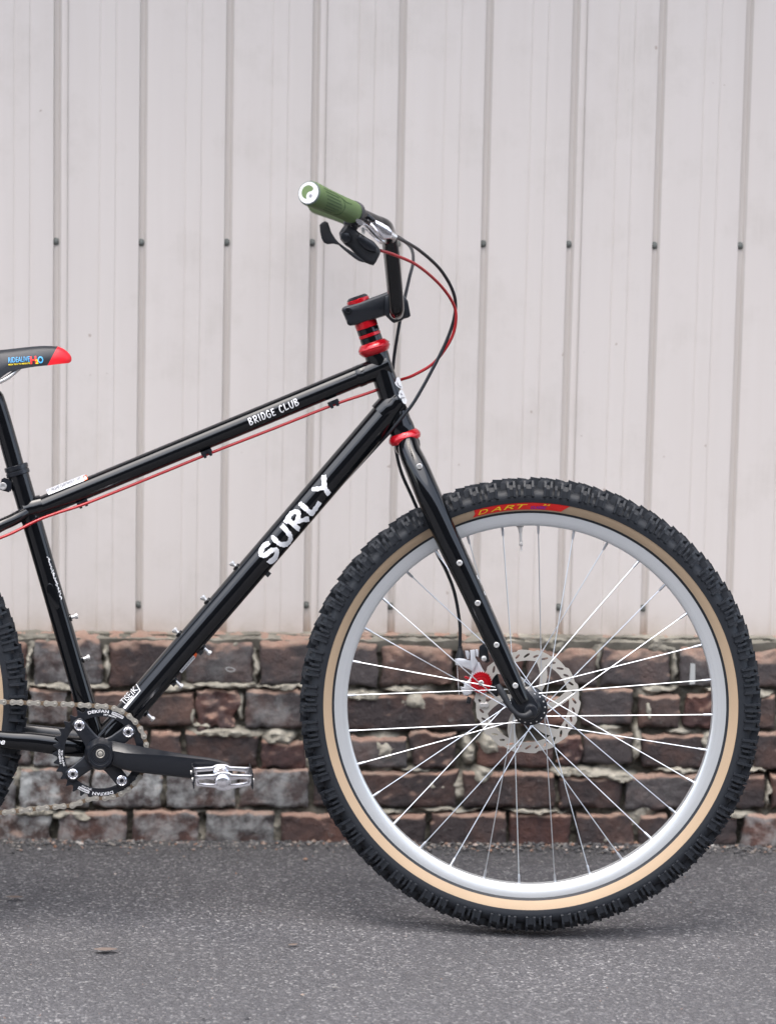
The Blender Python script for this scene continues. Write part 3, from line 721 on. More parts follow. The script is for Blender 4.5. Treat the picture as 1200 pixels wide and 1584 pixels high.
# tyre label
def onwall(W):
    def f(th, r, e=0.):
        pr = [(.2951,.0171),(.3000,.0206),(.3040,.0231),(.3078,.0249),(.3083,.0264),(.3130,.0274)]; s = pr[0][1]
        for (r0, s0), (r1, s1) in zip(pr, pr[1:]):
            if r0 <= r <= r1: s = s0+(s1-s0)*(r-r0)/(r1-r0)
        return Vector((r*cos(th), -(s+.00035+e), r*sin(th)))
    return f
ow = onwall(fw)
def arcprint(body, a0, a1, r0, h, f, e=.0002, shear=0., bold=0., sub=.0015, flip=False):
    me = text2d(body, 1., shear, 1., bold); xs_ = [v.co.x for v in me.vertices]; ys_ = [v.co.y for v in me.vertices]
    ax, bx, ay, by = min(xs_), max(xs_), min(ys_), max(ys_)
    for v in me.vertices: v.co = ((v.co.x-ax)/(bx-ax)*abs(a1-a0)*r0, (v.co.y-ay)/(by-ay)*h, 0)
    sg = 1 if a1 > a0 else -1
    return facedown(mapme(me, lambda v: f(a0+sg*v.x/r0, r0+v.y*(1 if not flip else -1), e), sub))
A0, A1 = radians(106.8), radians(81.4)
b = bmesh.new(); prev = None
for i in range(61):
    t_ = i/60; col_ = []
    for j in range(7):
        r = .2972+.0106*j/6; a = A0+(A1-A0)*t_ - (.018*(j/6-.5) if i == 0 else 0) - (.018*(j/6-.5)*(1 if i == 60 else 0))
        col_.append(b.verts.new(ow(a-(.020*(j/6) if i in (0,60) else 0), r)))
    if prev:
        for j in range(6): b.faces.new((prev[j], col_[j], col_[j+1], prev[j+1]))
    prev = col_
me = bpy.data.meshes.new('tyre_label'); b.to_mesh(me); b.free()
lb = obj('tyre_label', facedown(me), M['labelred'], bike, 'red label on the front tyre sidewall'); lb.matrix_local = SM @ Matrix.Translation(FC)
def wchild(name, me, m_, base=fw):
    o = obj(name, me, m_, lb); return o
rad = lambda px: radians(px)
for ch, p0, p1 in (('D', 105.6, 102.6), ('A', 102.0, 98.9), ('R', 98.3, 95.1), ('T', 94.4, 91.4)):
    o = wchild('lettering', arcprint(ch, radians(p0), radians(p1), .2990, .0064, ow, .00025, .35), M['yellow'])
wchild('lettering', arcprint('CLASSIC', radians(90.6), radians(86.0), .2985, .0042, ow, .00025, .5, .02), M['purple'])
wchild('lettering', arcprint('2.3', radians(87.2), radians(85.2), .3040, .0026, ow, .00025, .3, .02), M['yellow'])

# ---- frame
BBp = P(152, 1158)
def seg(A, B, r, n=32, PR=None):
    return bmesh_tube([A, B], r)
h_up, h_lo = _h0, _h1
HTA, HTB = h_up+HA*.004, h_lo-HA*.001
b = bmesh.new(); Lh = (HTA-HTB).length
lathe(b, HTB, HA, [(0,.0192),(.004,.0194),(.011,.0190),(.018,.0178),(Lh-.020,.0176),(Lh-.012,.0180),(Lh-.002,.0182),(Lh,.0178)], 40)
frame = part('frame', b, M['gloss'], label='black frame, drawn through its head tube')
part('bottom_bracket_shell', lth(BBp+Vector((0,.036,0)), (0,-1,0), [(0,.0195),(.001,.0205),(.071,.0205),(.072,.0195)], 36), M['gloss'], frame)
TT0, TT1 = P(46, 791.5), P(592, 566)
DT0, DT1 = BBp.copy(), P(614, 620.5)
_sd = (P(129,1080)-P(88.5,940)).normalized(); ST1 = BBp.copy(); ST0 = P(27.5, 731)
def ftube(name, A, B, rads, n=40, sq=None):
    b = bmesh.new(); q = [A.lerp(B, i/20) for i in range(21)]; tube(b, q, interp(rads, 21), n)
    return part(name, b, M['gloss'], frame)
tt = ftube('top_tube', TT0, TT1, [.0157,.0157,.0157,.0160])
dt = ftube('down_tube', DT0, DT1, [.0205,.0203,.0205,.0208,.0210])
stb = ftube('seat_tube', ST1, ST0, [.0158,.0152,.0152,.0160])
for wp, wr in (([P(560,580), P(578,572.5), P(600,563)], [.0157,.0172,.0190]), ([P(590,643), P(602,631), P(616,617)], [.0208,.0216,.0195]), ([P(38,790), P(50,786), P(66,781)], [.0168,.0176,.0158])):
    part('weld', stube(wp, wr, 32, 5), M['gloss'], frame)
b = bmesh.new(); lathe(b, P(562,579), (P(540,588)-P(562,579)), [(0,.0166),(.002,.0168),(.010,.0166),(.0115,.0158)], 36)
part('tube_sleeve', b, M['gloss'], frame)
for sg in (1, -1):
    o = part('seat_stay', stube([P(44,790,.006*sg), P(22,803,.019*sg), P(-20,826,.032*sg), P(-120,905,.046*sg), P(-300,1085,.062*sg)], [.009,.0095,.0095,.008,.008], 20), M['gloss'], frame)
    c1 = P(118,1152,.030*sg)
    if sg > 0: pts = [P(140,1157,.026), P(100,1154.5,.037), P(50,1148,.043), P(0,1144,.048), P(-120,1128,.058), P(-300,1094,.066)]
    else: pts = [P(140,1157,-.026), P(100,1152,-.037), P(50,1148,-.043), P(0,1144,-.048), P(-120,1128,-.058), P(-300,1094,-.066)]
    part('chain_stay', stube(pts, [.0150,.0148,.0142,.0130,.011,.009], 28, 6, [(.62,1),(.62,1),(.62,1),(.62,1),(.7,1),(1,1)]), M['gloss'], frame)
part('rear_dropout', plate([[( -328,1075),(-296,1070),(-280,1092),(-290,1112),(-322,1116),(-334,1096)]], .066, .006, P, .001), M['gloss'], frame)

# bottle and rack bolts
def bolt(px, py, nrm, L=.009, r=.0045, s=0., PF=P, parent=None, steer=False, base=None, m_=None):
    o = base if base is not None else PF(px, py, s); b = bmesh.new()
    lathe(b, o, nrm, [(0,r*.62),(L-.0045,r*.62),(L-.0045,r*.95),(L-.0040,r),(L-.0006,r),(L,r*.85),(L,r*.45),(L-.002,r*.42)], 18)
    ob = part('bolt', b, m_ or M['bolt'], parent or frame, steer=steer)
    b = bmesh.new(); lathe(b, o, nrm, [(0,r*1.35),(.0025,r*1.3),(.003,r*.8)], 18); part('bolt_boss', b, M['gloss'], parent or frame, steer=steer)
    return ob
dtd = (DT1-DT0).normalized(); up_ = Vector((-dtd.z, 0, dtd.x)); 
def offax(A, B, px, py):
    ax = (B-A).normalized(); p = P(px, py); return A+ax*((p-A).dot(ax))
for px, py in ((369,880),(323,932),(281,984)):
    o = offax(DT0, DT1, px, py); bolt(0,0,up_, .0115, .0046, base=o+up_*.0200)
for px, py in ((312,1000),(269,1052),(225,1103)):
    o = offax(DT0, DT1, px, py); bolt(0,0,-up_, .0155, .0042, base=o-up_*.0200)
std = (ST0-ST1).normalized(); fr_ = Vector((std.z, 0, -std.x))
for px, py in ((104,957),(124,1021)):
    o = offax(ST1, ST0, px, py); bolt(0,0,fr_, .0125, .0045, base=o+fr_*.0140)
# small black boss and slot on the seat tube, and hose guides under the down tube
b = bmesh.new()
for px, py in ((405,880),(300,1000),(258,1048)):
    o = offax(DT0, DT1, px, py)-up_*.0215; box(b, o, (.004,.004,.004), Matrix.Rotation(-atan2(dtd.z,dtd.x), 3, 'Y'))
part('hose_guide', b, M['matte'], frame)
stf = oncyl(ST1, ST0, .0152)
part('slot', plate([[(73,921),(72,907),(76,902),(81,904),(84,911),(92,940),(88,944)]], .0150, .003, P, .0008), M['gloss'], frame)

# seat clamp, post, saddle
b = bmesh.new(); lathe(b, ST0-std*.004, std, [(0,.0172),(.001,.0182),(.006,.0182),(.0065,.0170),(.0085,.0170),(.009,.0182),(.0145,.0182),(.0155,.0172)], 36)
clampp = part('seat_clamp', b, M['satin'])
b = bmesh.new(); pc = P(10, 750, .0); box(b, pc, (.009,.010,.0095), Matrix.Rotation(radians(15), 3, 'Y')); bmesh.ops.bevel(b, geom=b.edges[:], offset=.002, segments=2, affect='EDGES')
part('clamp_lug', b, M['satin'], clampp)
b = bmesh.new(); lathe(b, P(4.5,752,.010), (0,-1,0), [(0,.0058),(.003,.0058),(.0038,.005),(.0038,.0028),(.002,.0026)], 20); part('bolt', b, M['bolt'], clampp)
part('seatpost', stube([P(34,758), P(28,737), P(-2,632), P(-12,612), P(-32,600), P(-60,592)], [.0136,.0136,.0136,.0136,.0130,.0125], 32, 8), M['gloss'])
sadp = [  # xtop,ytop,xbot,ybot,halfwidth
(-205,520,-200,552,.052),(-160,526,-160,575,.070),(-110,534,-110,596,.068),(-60,541,-60,604,.050),(-25,543,-25,600,.034),(0,541,-3,587,.0265),(20,539,14,575.5,.0235),(45,536.2,36,570,.0215),(70,534.6,58,566.5,.0200),(89.5,535.6,73.5,565,.0180)]
nosp = [(89.6,535.4,73.6,565.2,.0181),(95,537.5,82,564,.0170),(101,541,92,562.8,.0145),(106.5,546,101,561.8,.0110),(109.6,550.5,107,561.2,.0065),(111,554.5,110.4,558.5,.0022)]
def saddle_loft(st):
    b = bmesh.new(); rings = []
    ts = [i/(len(st)-1) for i in range(len(st))]; pts5 = smooth([(a[0],a[1],a[4]*1000) for a in st], 5); pb = smooth([(a[2],a[3],0) for a in st], 5)
    for (xt, yt, hw), (xb, yb, _) in zip(pts5, pb):
        A, Bq = P(xt, yt), P(xb, yb); ring = []; hw = hw/1000
        for k in range(25):
            a = pi*k/24; u = sin(a)**.62; c_ = cos(a); s = hw*(abs(c_)**.55)*(1 if c_ >= 0 else -1)*(.80+.20*min(1, (1-u)*1.6))
            p = Bq.lerp(A, u); ring.append(b.verts.new((p.x, -s, p.z)))
        rings.append(ring)
    for a, c in zip(rings, rings[1:]):
        for k in range(24): b.faces.new((a[k], a[k+1], c[k+1], c[k]))
        b.faces.new((a[0], c[0], c[-1], a[-1]))
    b.faces.new(rings[0]); b.faces.new(rings[-1][::-1]); return b
sad = part('saddle', saddle_loft(sadp), M['saddle'], ang=50)
part('nose_cover', saddle_loft(nosp), M['redvinyl'], sad, ang=50)
def onsad(px, py, e=0.):
    return P(px, py, .0212+.0008*(60-px)/40+e)
def sadprint(me, m_): 
    return part('lettering', me, m_, sad)
# the flank stands at half width; lay the print just outside it
import bisect
def flank(px, py, e=0.):
    st = sadp+nosp[1:2]; hw = .02
    for a, c in zip(st, st[1:]):
        if (a[0]+a[2])/2 <= px <= (c[0]+c[2])/2: t_ = (px-(a[0]+a[2])/2)/((c[0]+c[2])/2-(a[0]+a[2])/2); hw = a[4]+(c[4]-a[4])*t_; yt = a[1]+(c[1]-a[1])*t_; yb = a[3]+(c[3]-a[3])*t_
    u = max(0.02, min(.98, (yb-py)/(yb-yt))); sa = u**(1/.62); ca = sqrt(max(0, 1-sa*sa)); s = hw*ca**.55*(.80+.20*min(1, (1-u)*1.6))
    return P(px, py, s+.0007+e)
sadprint(print_px('RIDEALIVE', 13.2, 561.0, 46.2, 559.0, 8.3, flank, 0, .0, 4), M['cyan'])
sadprint(print_px('MEGA TECH TO ABSOLUTE', 13.2, 565.2, 46.5, 562.6, 2.4, flank, 0, .04, 4), M['yellow'])
sadprint(print_px('H', 47.2, 563.2, 57.2, 562.2, 12, flank, 0, .05, 3), M['redprint'])
sadprint(print_px('O', 58.8, 562.2, 67.4, 561.4, 11, lambda x,y,e=0: flank(x,y,.0001), 0, .03, 3), M['cyan'])
sadprint(print_px('2', 54.8, 562.8, 59.8, 562.3, 7, lambda x,y,e=0: flank(x,y,.0003), 0, .04, 3), M['yellow'])
for sg in (1, -1):
    part('saddle_rail', stube([P(30,569,.012*sg), P(0,590,.02*sg), P(-60,603,.022*sg), P(-140,595,.022*sg), P(-185,560,.030*sg)], .0035, 12), M['bolt'], sad)

# headset (frame side)
axl = lambda px, py: _h1+HA*((PS(px,py)-_h1).dot(HA))
c_up, c_lo = axl(578.6,537.4), axl(626.3,675.7)
b = lth(c_up, HA, [(-.0100,.0185),(-.0085,.0205),(-.0030,.0243),(-.0012,.0246),(-.0008,.0236),(0,.0236),(.0004,.0246),(.0022,.0243),(.0080,.0200),(.0092,.0172)], 48)
hs = part('headset_cup', b, M['red'], label='upper red headset cup')
b = lth(c_lo, HA, [(-.0080,.0200),(-.0070,.0228),(-.0030,.0247),(-.0005,.0250),(.0030,.0238),(.0065,.0212),(.0078,.0200)], 48)
part('headset_cup', b, M['red'], label='lower red headset cup')

# steered parts ----------------------------------------------------
def ring_sp(p0, p1, r, m_, nm='headset_spacer', lab=None):
    L = (p1-p0).dot(HA); b = lth(p0, HA, [(0,r-.0008),(.0006,r),(L-.0008,r),(L-.0002,r-.0008)], 40); return part(nm, b, m_, label=lab, steer=True)
z0 = c_up+HA*.0088; z1 = axl(566.2, 501); z1 = axl(564, 494.5)
Ls = (z1-z0).length; segs = [(0,.25,'gloss'),(.25,.40,'red'),(.40,.64,'gloss'),(.64,1.0,'red')]
for a_, c_, mm in segs: ring_sp(z0+HA*Ls*a_, z0+HA*Ls*c_, .0170 if mm == 'red' else .0167, M[mm], lab='red spacer ring' if mm == 'red' else 'black spacer ring')
stem_poly = zoomp([(150,318),(153,298),(172,284),(300,245),(440,195),(520,165),(545,150),(600,150),(640,250),(610,330),(560,352),(510,360),(470,372),(380,400),(250,440),(215,442),(196,430),(188,405)], 500, 420, 5.28)
b_ = part('stem', plate([stem_poly], 0, .038, PS, .005), M['satin'], steer=True, ang=40)
stm = b_
cl_poly = zoomp([(505,200),(600,175),(665,200),(692,240),(697,270),(712,350),(712,362),(695,376),(660,385),(632,405),(574,420),(556,408),(515,368),(497,340)], 500, 420, 5.28)
part('faceplate', plate([cl_poly], 0, .052, PS, .003), M['satin'], stm)
b = bmesh.new()
lathe(b, PS(538.3,480.6,.0188), (0,-1,0), [(0,.0062),(.0006,.0062),(.0010,.0052),(.0016,.0046),(.0016,.0028),(.0004,.0026)], 20)
lathe(b, PS(542,498,.0175), (0,-1,0), [(0,.0052),(.0008,.005),(.0012,.0036)], 20)
part('bolt', b, M['clampbolt'], stm)
t0 = axl(556.0,468.5)
b = lth(t0-HA*.006, HA, [(0,.0172),(.0120,.0172),(.0128,.0165)], 40); cap_ = part('top_cap', b, M['red'], steer=True, label='red spacer under the black top cap')
b = lth(t0+HA*.0069, HA, [(0,.0160),(.0015,.0160),(.0042,.0130),(.0045,.006),(.003,.005)], 40); part('cap_disc', b, M['satin'], cap_)

# handlebar
Gc, Gi = PS(478, 298, .392), PS(545, 328, .275)
gax = (Gc-Gi).normalized()
GE = Gi-gax*.105
def mir(p): return Vector((p.x, -p.y, p.z))
near_pts = [PS(613,482.5,0), PS(613,482.5,.034), PS(613.5,481,.047), PS(613,472,.060), PS(610.5,440,.078), PS(605.5,386,.108), PS(603.5,372,.118), PS(601,364,.130), GE, GE+gax*.03]
half = smooth(near_pts, 8)
bar = part('handlebar', tube(bmesh.new(), [mir(p) for p in half[::-1]]+half[1:]+[Gc-gax*.003], .0112, 28), M['gloss'], steer=True)
ux = Vector((1,0,0)); ux = (ux-gax*ux.dot(gax)).normalized(); uz = gax.cross(ux); uz = uz if uz.z > 0 else -uz
def grip(sg):
    A = Gc if sg > 0 else mir(Gc); ax = (-gax if sg > 0 else -mir(gax)); X = ux if sg > 0 else mir(ux); Z = uz if sg > 0 else mir(uz)
    L = (Gc-Gi).length
    pr = [(0,.0160),(.0015,.0172),(.006,.0176),(.020,.0174),(.045,.0166),(.075,.0160),(.105,.0158),(L-.006,.0160),(L-.001,.0154),(L,.0140)]
    g = part('grip', lth(A, ax, pr, 44), M['green'], steer=True, label='olive green rubber grip')
    b = bmesh.new()
    def onr(t_, a, e=0):
        r = .0176
        for (t0_, r0), (t1_, r1) in zip(pr, pr[1:]):
            if t0_ <= t_ <= t1_: r = r0+(r1-r0)*(t_-t0_)/(t1_-t0_)
        return A+ax*t_+(X*cos(a)+Z*sin(a))*(r+e)
    for i in range(7):
        a = radians(14-15*i); tube(b, [onr(.018+i*.003, a, .0), onr(.05, a, 0), onr(.072-.004*abs(i-3), a, .0)], .00062, 6)
    for i in range(7):
        tt_ = .018+i*.003
    tube(b, [onr(.014,radians(26)), onr(.052,radians(30)), onr(.072,radians(18)), onr(.082,radians(8)), onr(.100,radians(12))], .0006, 6)
    tube(b, smooth([onr(.074,radians(14)), onr(.080,radians(-20)), onr(.079,radians(-60)), onr(.072,radians(-84))], 4), .00065, 6)
    part('grip_groove', b, M['groove'], g)
    N_ = -ax
    def cf(x, y, z): return A+X*x*.00092+Z*y*.00092+N_*(.0002+z)
    b = lth(A-N_*.001, N_, [(0,.0168),(.0012,.0166),(.0016,.0150)], 40); part('end_cap', b, M['capgrey'], g)
    def disc(cx, cyy, r, z, m_, pts=None):
        me = flat2d([pts or circ(cx, cyy, r, 40)]); me = mapme(me, lambda v: cf(v.x, v.y, z)); 
        for p in me.polygons: pass
        part('cap_emblem', me, m_, g)
    disc(0, 0, 16.2, .0016, M['white'])
    th = [(10.8*cos(a)-1.0, 10.8*sin(a)+1.0) for a in [radians(d) for d in range(25, 265, 10)]]
    th += [(-1.5,-9.5),(-3.0,-8),(-3.2,-4),(-1.5,-.5),(1.5,1.2),(5,1.6),(7.5,3)]
    disc(0, 0, 1, .0018, M['green'], th)
    disc(3.6, -5.2, 3.0, .0019, M['inkgrey'])
    # lock-on collar
    part('grip_collar', lth(A+ax*(L-.001), ax, [(0,.0150),(.0005,.0168),(.008,.0168),(.0088,.0150)], 36), M['satin'], g)
    return g
grip(1); grip(-1)
# brake levers and shifter
def ctrl(sg):
    mf = (lambda v: v) if sg > 0 else mir
    def PFm(x, y, s): return mf(PS(x, y, s))
    def Z6(pts): return zoomp(pts, 440, 260, 6)
    base = part('brake_lever', plate([Z6([(650,310),(690,330),(740,390),(800,430),(840,470),(850,500),(800,500),(740,480),(700,470),(680,500),(640,520),(620,470)])], .246, .020, PFm, .003), M['gloss'], steer=True, label='black brake lever clamp')
    part('lever_body', plate([Z6([(735,480),(775,455),(830,470),(905,505),(965,540),(1000,585),(1003,620),(990,650),(940,658),(900,640),(880,610),(840,570),(790,530),(745,505)])], .232, .022, PFm, .0035), M['chrome'], base)
    part('lever_blade', stube([mf(PS(592,372,.228)), mf(PS(584,366,.236)), mf(PS(570,352,.262)), mf(PS(562,345,.30)), mf(PS(556,343,.345))], [.0050,.0052,.0045,.0045,.0060], 16, 8, [(1,.55)]*5), M['chrome'], base)
    part('cable_adjuster', tube(bmesh.new(), [mf(PS(602,362,.226)), mf(PS(612,367,.222))], [.0052,.0042], 16), M['bolt'], base)
    b = bmesh.new()
    for x, y, r in ((562,354.5,.0030),(540.5,352.5,.0042),(576,343,.0022)):
        lathe(b, mf(PS(x,y,.243)), (0,-sg,0), [(0,r),(.008,r),(.0088,r*.7),(.0088,r*.45),(.007,r*.4)], 16)
    part('bolt', b, M['bolt'], base)
    return base
ctrl(1); ctrl(-1)
Z6 = lambda pts: zoomp(pts, 440, 260, 6)
b = plate([Z6([(505,600),(530,562),(560,520),(600,520),(650,560),(700,600),(760,640),(830,680),(875,735),(892,770),(885,800),(850,870),(825,902),(790,893),(735,870),(700,850),(650,790),(610,745),(565,715),(520,665)])], .240, .034, PS, .006)
shf = part('shifter', b, M['matte'], steer=True, ang=45)
part('shifter_cap', plate([Z6([(700,610),(760,645),(830,690),(860,740),(850,775),(800,770),(745,745),(700,700),(670,650)])], .259, .006, PS, .002), M['satin'], shf)
part('shifter_cap', plate([Z6([(515,600),(560,580),(600,600),(625,650),(600,690),(555,690),(520,655)])], .259, .008, PS, .003), M['satin'], shf)
part('thumb_lever', plate([Z6([(325,525),(345,505),(375,490),(403,500),(420,550),(435,595),(470,650),(500,685),(560,730),(640,782),(690,820),(742,862),(735,875),(690,862),(640,830),(560,765),(500,712),(455,700),(400,706),(365,690),(343,650),(330,590)])], .262, .006, PS, .0022, lambda x, y: .010*max(0,(520-x))/30), M['matte'], shf)

part('shifter_clamp', plate([Z6([(545,500),(570,470),(630,480),(680,500),(690,540),(665,590),(600,600),(555,580)])], .238, .018, PS, .004), M['satin'], shf)
# cables
def cable(pts, r, m_, name, label, steer=False):
    return part(name, stube(pts, r, 12, 10), m_, label=label, steer=steer)
cable([P(588,387,.225), P(610,394,.20), P(645,410,.15), P(680,440,.09), P(701,470,.055), P(705,495,.045), P(697,525,.036), P(672,560,.024), P(640,580,.006), P(618,588,-.012), P(598,598,-.020)], .00235, M['redcable'], 'shift_cable', 'red shift cable looping ahead of the head tube')
cable([P(598,598,-.020), P(583,603,.0), P(560,611,.003), P(516,626,.004), P(420,664,.004), P(320,703,.004), P(210,748,.006), P(130,780,.010), P(90,793,.018), P(58,805,.024), P(20,824,.030), P(-15,840,.034), P(-80,880,.04), P(-200,990,.055)], .00225, M['redcable'], 'shift_cable', 'red shift cable run under the top tube')
cable([P(604,364,.222), P(622,371,.19), P(650,388,.14), P(682,418,.09), P(702,455,.055), P(703,488,.04), P(690,528,.034), P(664,580,.030), P(640,622,.027), P(622,645,.023), P(603,668,.012), P(588,684,.002), P(555,720,-.008), P(504,776,-.012), P(402,893,-.012), P(283,1032,-.012), P(205,1124,-.012)], .00255, M['cable'], 'brake_cable', 'black brake cable crossing the head tube')
cable([P(606,361,-.222), P(622,370,-.20), P(636,384,-.17), P(639,404,-.13), P(633,430,-.09), P(624,470,-.05), P(616,510,-.034), P(609,556,-.036), P(606,600,-.042), P(608,660,-.052), P(618,722,-.058), P(640,775,-.062), P(672,848,-.064), P(690,883,-.066), P(703,918,-.066), P(711,965,-.066), P(711,1001,-.066)], .0026, M['cable'], 'brake_cable', 'black front brake cable running down to the caliper')
def guide(px, py):
    b = bmesh.new(); p = P(px, py, .004); R = Matrix.Rotation(-atan2((TT1-TT0).z, (TT1-TT0).x), 3, 'Y')
    box(b, p+R@Vector((0,0,.002)), (.0085,.005,.0028), R); box(b, p+R@Vector((-.0045,-.004,-.001)), (.0022,.0024,.0048), R); box(b, p+R@Vector((.0045,-.004,-.001)), (.0022,.0024,.0048), R)
    bmesh.ops.bevel(b, geom=b.edges[:], offset=.0006, segments=1, affect='EDGES')
    part('cable_guide', b, M['satin'], frame)
for q in ((128,779),(320,701),(516,624)): guide(*q)

# ---- fork
bl = [(631,684,.012,.0150),(634,700,.022,.0165),(646,727,.036,.0178),(664,770,.047,.0185),(695,840,.052,.0182),(728,910,.054,.0165),(761,983,.055,.0155),(785,1035,.055,.0135),(803,1074,.055,.0120),(809,1086,.055,.0105)]
b = bmesh.new()
lathe(b, c_lo-HA*.008, -HA, [(0,.0195),(.004,.0200),(.010,.0190),(.018,.0150)], 40)
tube(b, [axl(556,470), c_up], .0143, 24)
fork = part('fork', b, M['gloss'], steer=True, label='black steel fork crown')
for sg in (1, -1):
    pts = []
    for x, y, s, r in bl: p = PS(x, y, s); pts.append(Vector((p.x, p.y*sg, p.z)))
    part('fork_blade', stube(pts, [a[3] for a in bl], 28, 6), M['gloss'], fork)
    q = [Vector((FC.x+x, -sg*.053, FC.z+z)) for x, z in ()]
    o_ = Vector((FC.x, -.0535*sg, FC.z))
    pl = [(793,1068),(814,1066),(824,1078),(833,1092),(832,1106),(824,1114),(812,1116),(800,1110),(790,1092)]
    part('dropout', plate([pl], .056, .0075, (lambda x, y, s: (lambda p: Vector((p.x, p.y*sg, p.z)))(PS(x, y, s))), .001), M['satin'], fork)
for i, (x, y) in enumerate(((648.5,721),(710.5,870.5),(738.5,932.5),(767.5,997),(796.5,1060))):
    s = (.036+.0178) if i == 0 else (.0545+(.0180,.0160,.0150,.0125)[i-1])
    b = bmesh.new(); lathe(b, PS(x, y, s-.004), (0,-1,0), [(0,.0046),(.0035,.0046),(.004,.0042),(.0075,.0042),(.0082,.0035),(.0082,.0020),(.0065,.0019)], 18)
    part('bolt', b, M['bolt'], fork)
# axle nut and quick-release lever
b = bmesh.new(); ac = Vector((FC.x, -.058, FC.z))
lathe(b, ac, (0,-1,0), [(0,.0105),(.0035,.0110),(.004,.0090),(.006,.0098),(.0125,.0098),(.014,.0085),(.0145,.004)], 28)
lathe(b, Vector((FC.x, .058, FC.z)), (0,1,0), [(0,.0100),(.008,.0100),(.012,.008),(.0125,.004)], 24)
qr = part('quick_release', b, M['satin'], steer=True)
part('lever', stube([PS(822,1103,.073), PS(812,1108,.076), PS(800,1105,.078), PS(789,1094,.078), PS(780,1078,.076), PS(773,1066,.074), PS(769.5,1059,.073)], [.0060,.0050,.0036,.0040,.0050,.0053,.0040], 16, 6, [(.6,1)]*7), M['matte'], qr)

# ---- front brake caliper (behind the spokes, on the far blade)
def Z14(pts): return zoomp(pts, 700, 990, 14.4)
cal = part('brake_caliper', plate([Z14([(400,455),(520,470),(600,500),(650,620),(720,730),(700,900),(500,1000),(420,1200),(340,1250),(240,1230),(170,1080),(160,1040),(250,1050),(250,950),(340,900),(400,800),(420,740),(440,640)])], -.052, .020, PS, .003), M['alloy'], steer=True, label='silver disc brake caliper')
part('lever_arm', plate([Z14([(50,420),(150,405),(260,420),(400,460),(420,520),(430,700),(370,660),(220,600),(150,570),(60,560)])], -.047, .010, PS, .002), M['alloy'], cal)
part('lever_arm', plate([Z14([(385,225),(500,215),(505,400),(560,480),(480,640),(440,740),(400,560)])], -.041, .008, PS, .002), M['alloy'], cal)
for pl in ([(275,240),(350,240),(375,300),(365,430),(320,430),(285,330)], [(505,205),(570,210),(582,300),(570,385),(520,360)]): part('link_arm', plate([Z14(pl)], -.043, .010, PS, .002), M['alloy'], cal)
kn = []; 
for k in range(28*2):
    a = 2*pi*k/56; r = 17.6 if k % 2 else 15.6; kn.append((743.8+r*cos(a), 1056+r*sin(a)))
part('adjuster_knob', plate([kn], -.034, .004, PS, .0008), M['red'], cal)
b = bmesh.new(); kc = PS(743.8,1056,-.032)
lathe(b, kc, (0,-1,0), [(0,.0125),(.0008,.0125),(.0012,.0105),(.0006,.010),(.0006,.0075),(.0016,.0072),(.0018,.004)], 30); part('knob_ring', b, M['red'], cal)
b = bmesh.new(); lathe(b, PS(743.8,1056.5,-.0315), (0,-1,0), [(0,.0042),(.003,.0042),(.0036,.0034),(.0036,.002),(.002,.0018)], 18); part('bolt', b, M['bolt'], cal)
part('pad_screw', plate([Z14([(245,840),(290,800),(400,850),(400,900),(300,870)])], -.046, .006, PS, .001), M['red'], cal)
b = bmesh.new(); lathe(b, PS(711.5,1019,-.062), (PS(711.5,1000,-.062)-PS(711.5,1019,-.062)), [(0,.0078),(.004,.0072),(.009,.0052),(.012,.0048),(.014,.0034),(.019,.0032)], 20); part('cable_boot', b, M['matte'], cal)
part('mount', plate([Z14([(590,150),(700,60),(790,200),(800,330),(830,480),(760,520),(690,480),(610,420),(580,300)]), ], -.055, .012, PS, .002), M['satin'], cal)
part('mount', plate([Z14([(830,760),(960,720),(1010,780),(1060,1000),(1000,1300),(880,1240),(850,1100),(880,960)])], -.055, .012, PS, .002), M['satin'], cal)
part('pad_holder', plate([Z14([(330,1260),(420,1290),(400,1440),(290,1410)])], -.045, .012, PS, .002), M['matte'], cal)
b = bmesh.new()
for x in (745, 751): lathe(b, PS(x,1089,-.052), (0,-1,0), [(0,.0040),(.016,.0040),(.017,.003)], 14)
lathe(b, PS(748,1018,-.050), (0,-1,0), [(0,.004),(.010,.004),(.011,.002)], 16)
part('bolt', b, M['bolt'], cal)
b = bmesh.new(); tube(b, smooth([PS(707,1030,-.058), PS(708,1050,-.058), PS(710,1075,-.058)], 4), .0006, 6); part('cable_end', b, M['bolt'], cal)

# ---- cranks, chainring, chain
CR = P(155.6, 1164.2, .048); RP = .0693; N_T = 34; s_r = .048
def rpt(r, a, s=s_r): return Vector((CR.x+r*cos(a), -s, CR.z+r*sin(a)))
toothph = .04
pts = []
for i in range(N_T):
    a = toothph+2*pi*i/N_T; w = 2*pi/N_T
    for u, r in ((-.5,RP-.0044),(-.33,RP-.0036),(-.20,RP-.0008),(-.10,RP+.0018),(-.04,RP+.0026),(.04,RP+.0026),(.10,RP+.0018),(.20,RP-.0008),(.33,RP-.0036)): pts.append((r*cos(a+u*w)*1000, r*sin(a+u*w)*1000))
def rplate(polys, s, th, bev=0.):
    me = flat2d(polys, th/2*1000, bev*1000); return mapme(me, lambda v: Vector((CR.x+v.x/1000, -s-v.z/1000, CR.z+v.y/1000)))
inner = circ(0, 0, 54.2, 90)
cring = part('chainring', rplate([pts, inner], s_r, .0038, .0003), M['satin'], ang=30)
BA = [radians(37.8+90*k) for k in range(4)]
def ringf(a, r, e=0.): return Vector((CR.x+r*cos(a), -(s_r+.0019+.0002+e), CR.z+r*sin(a)))
def rp(body, a0, a1, r0, h, bold=.0, flip=False, m_=None):
    part('lettering', arcprint(body, radians(a0), radians(a1), r0, h, ringf, .0001 if m_ is None else .0003, 0, bold, .002, flip), m_ or M['white'], cring)
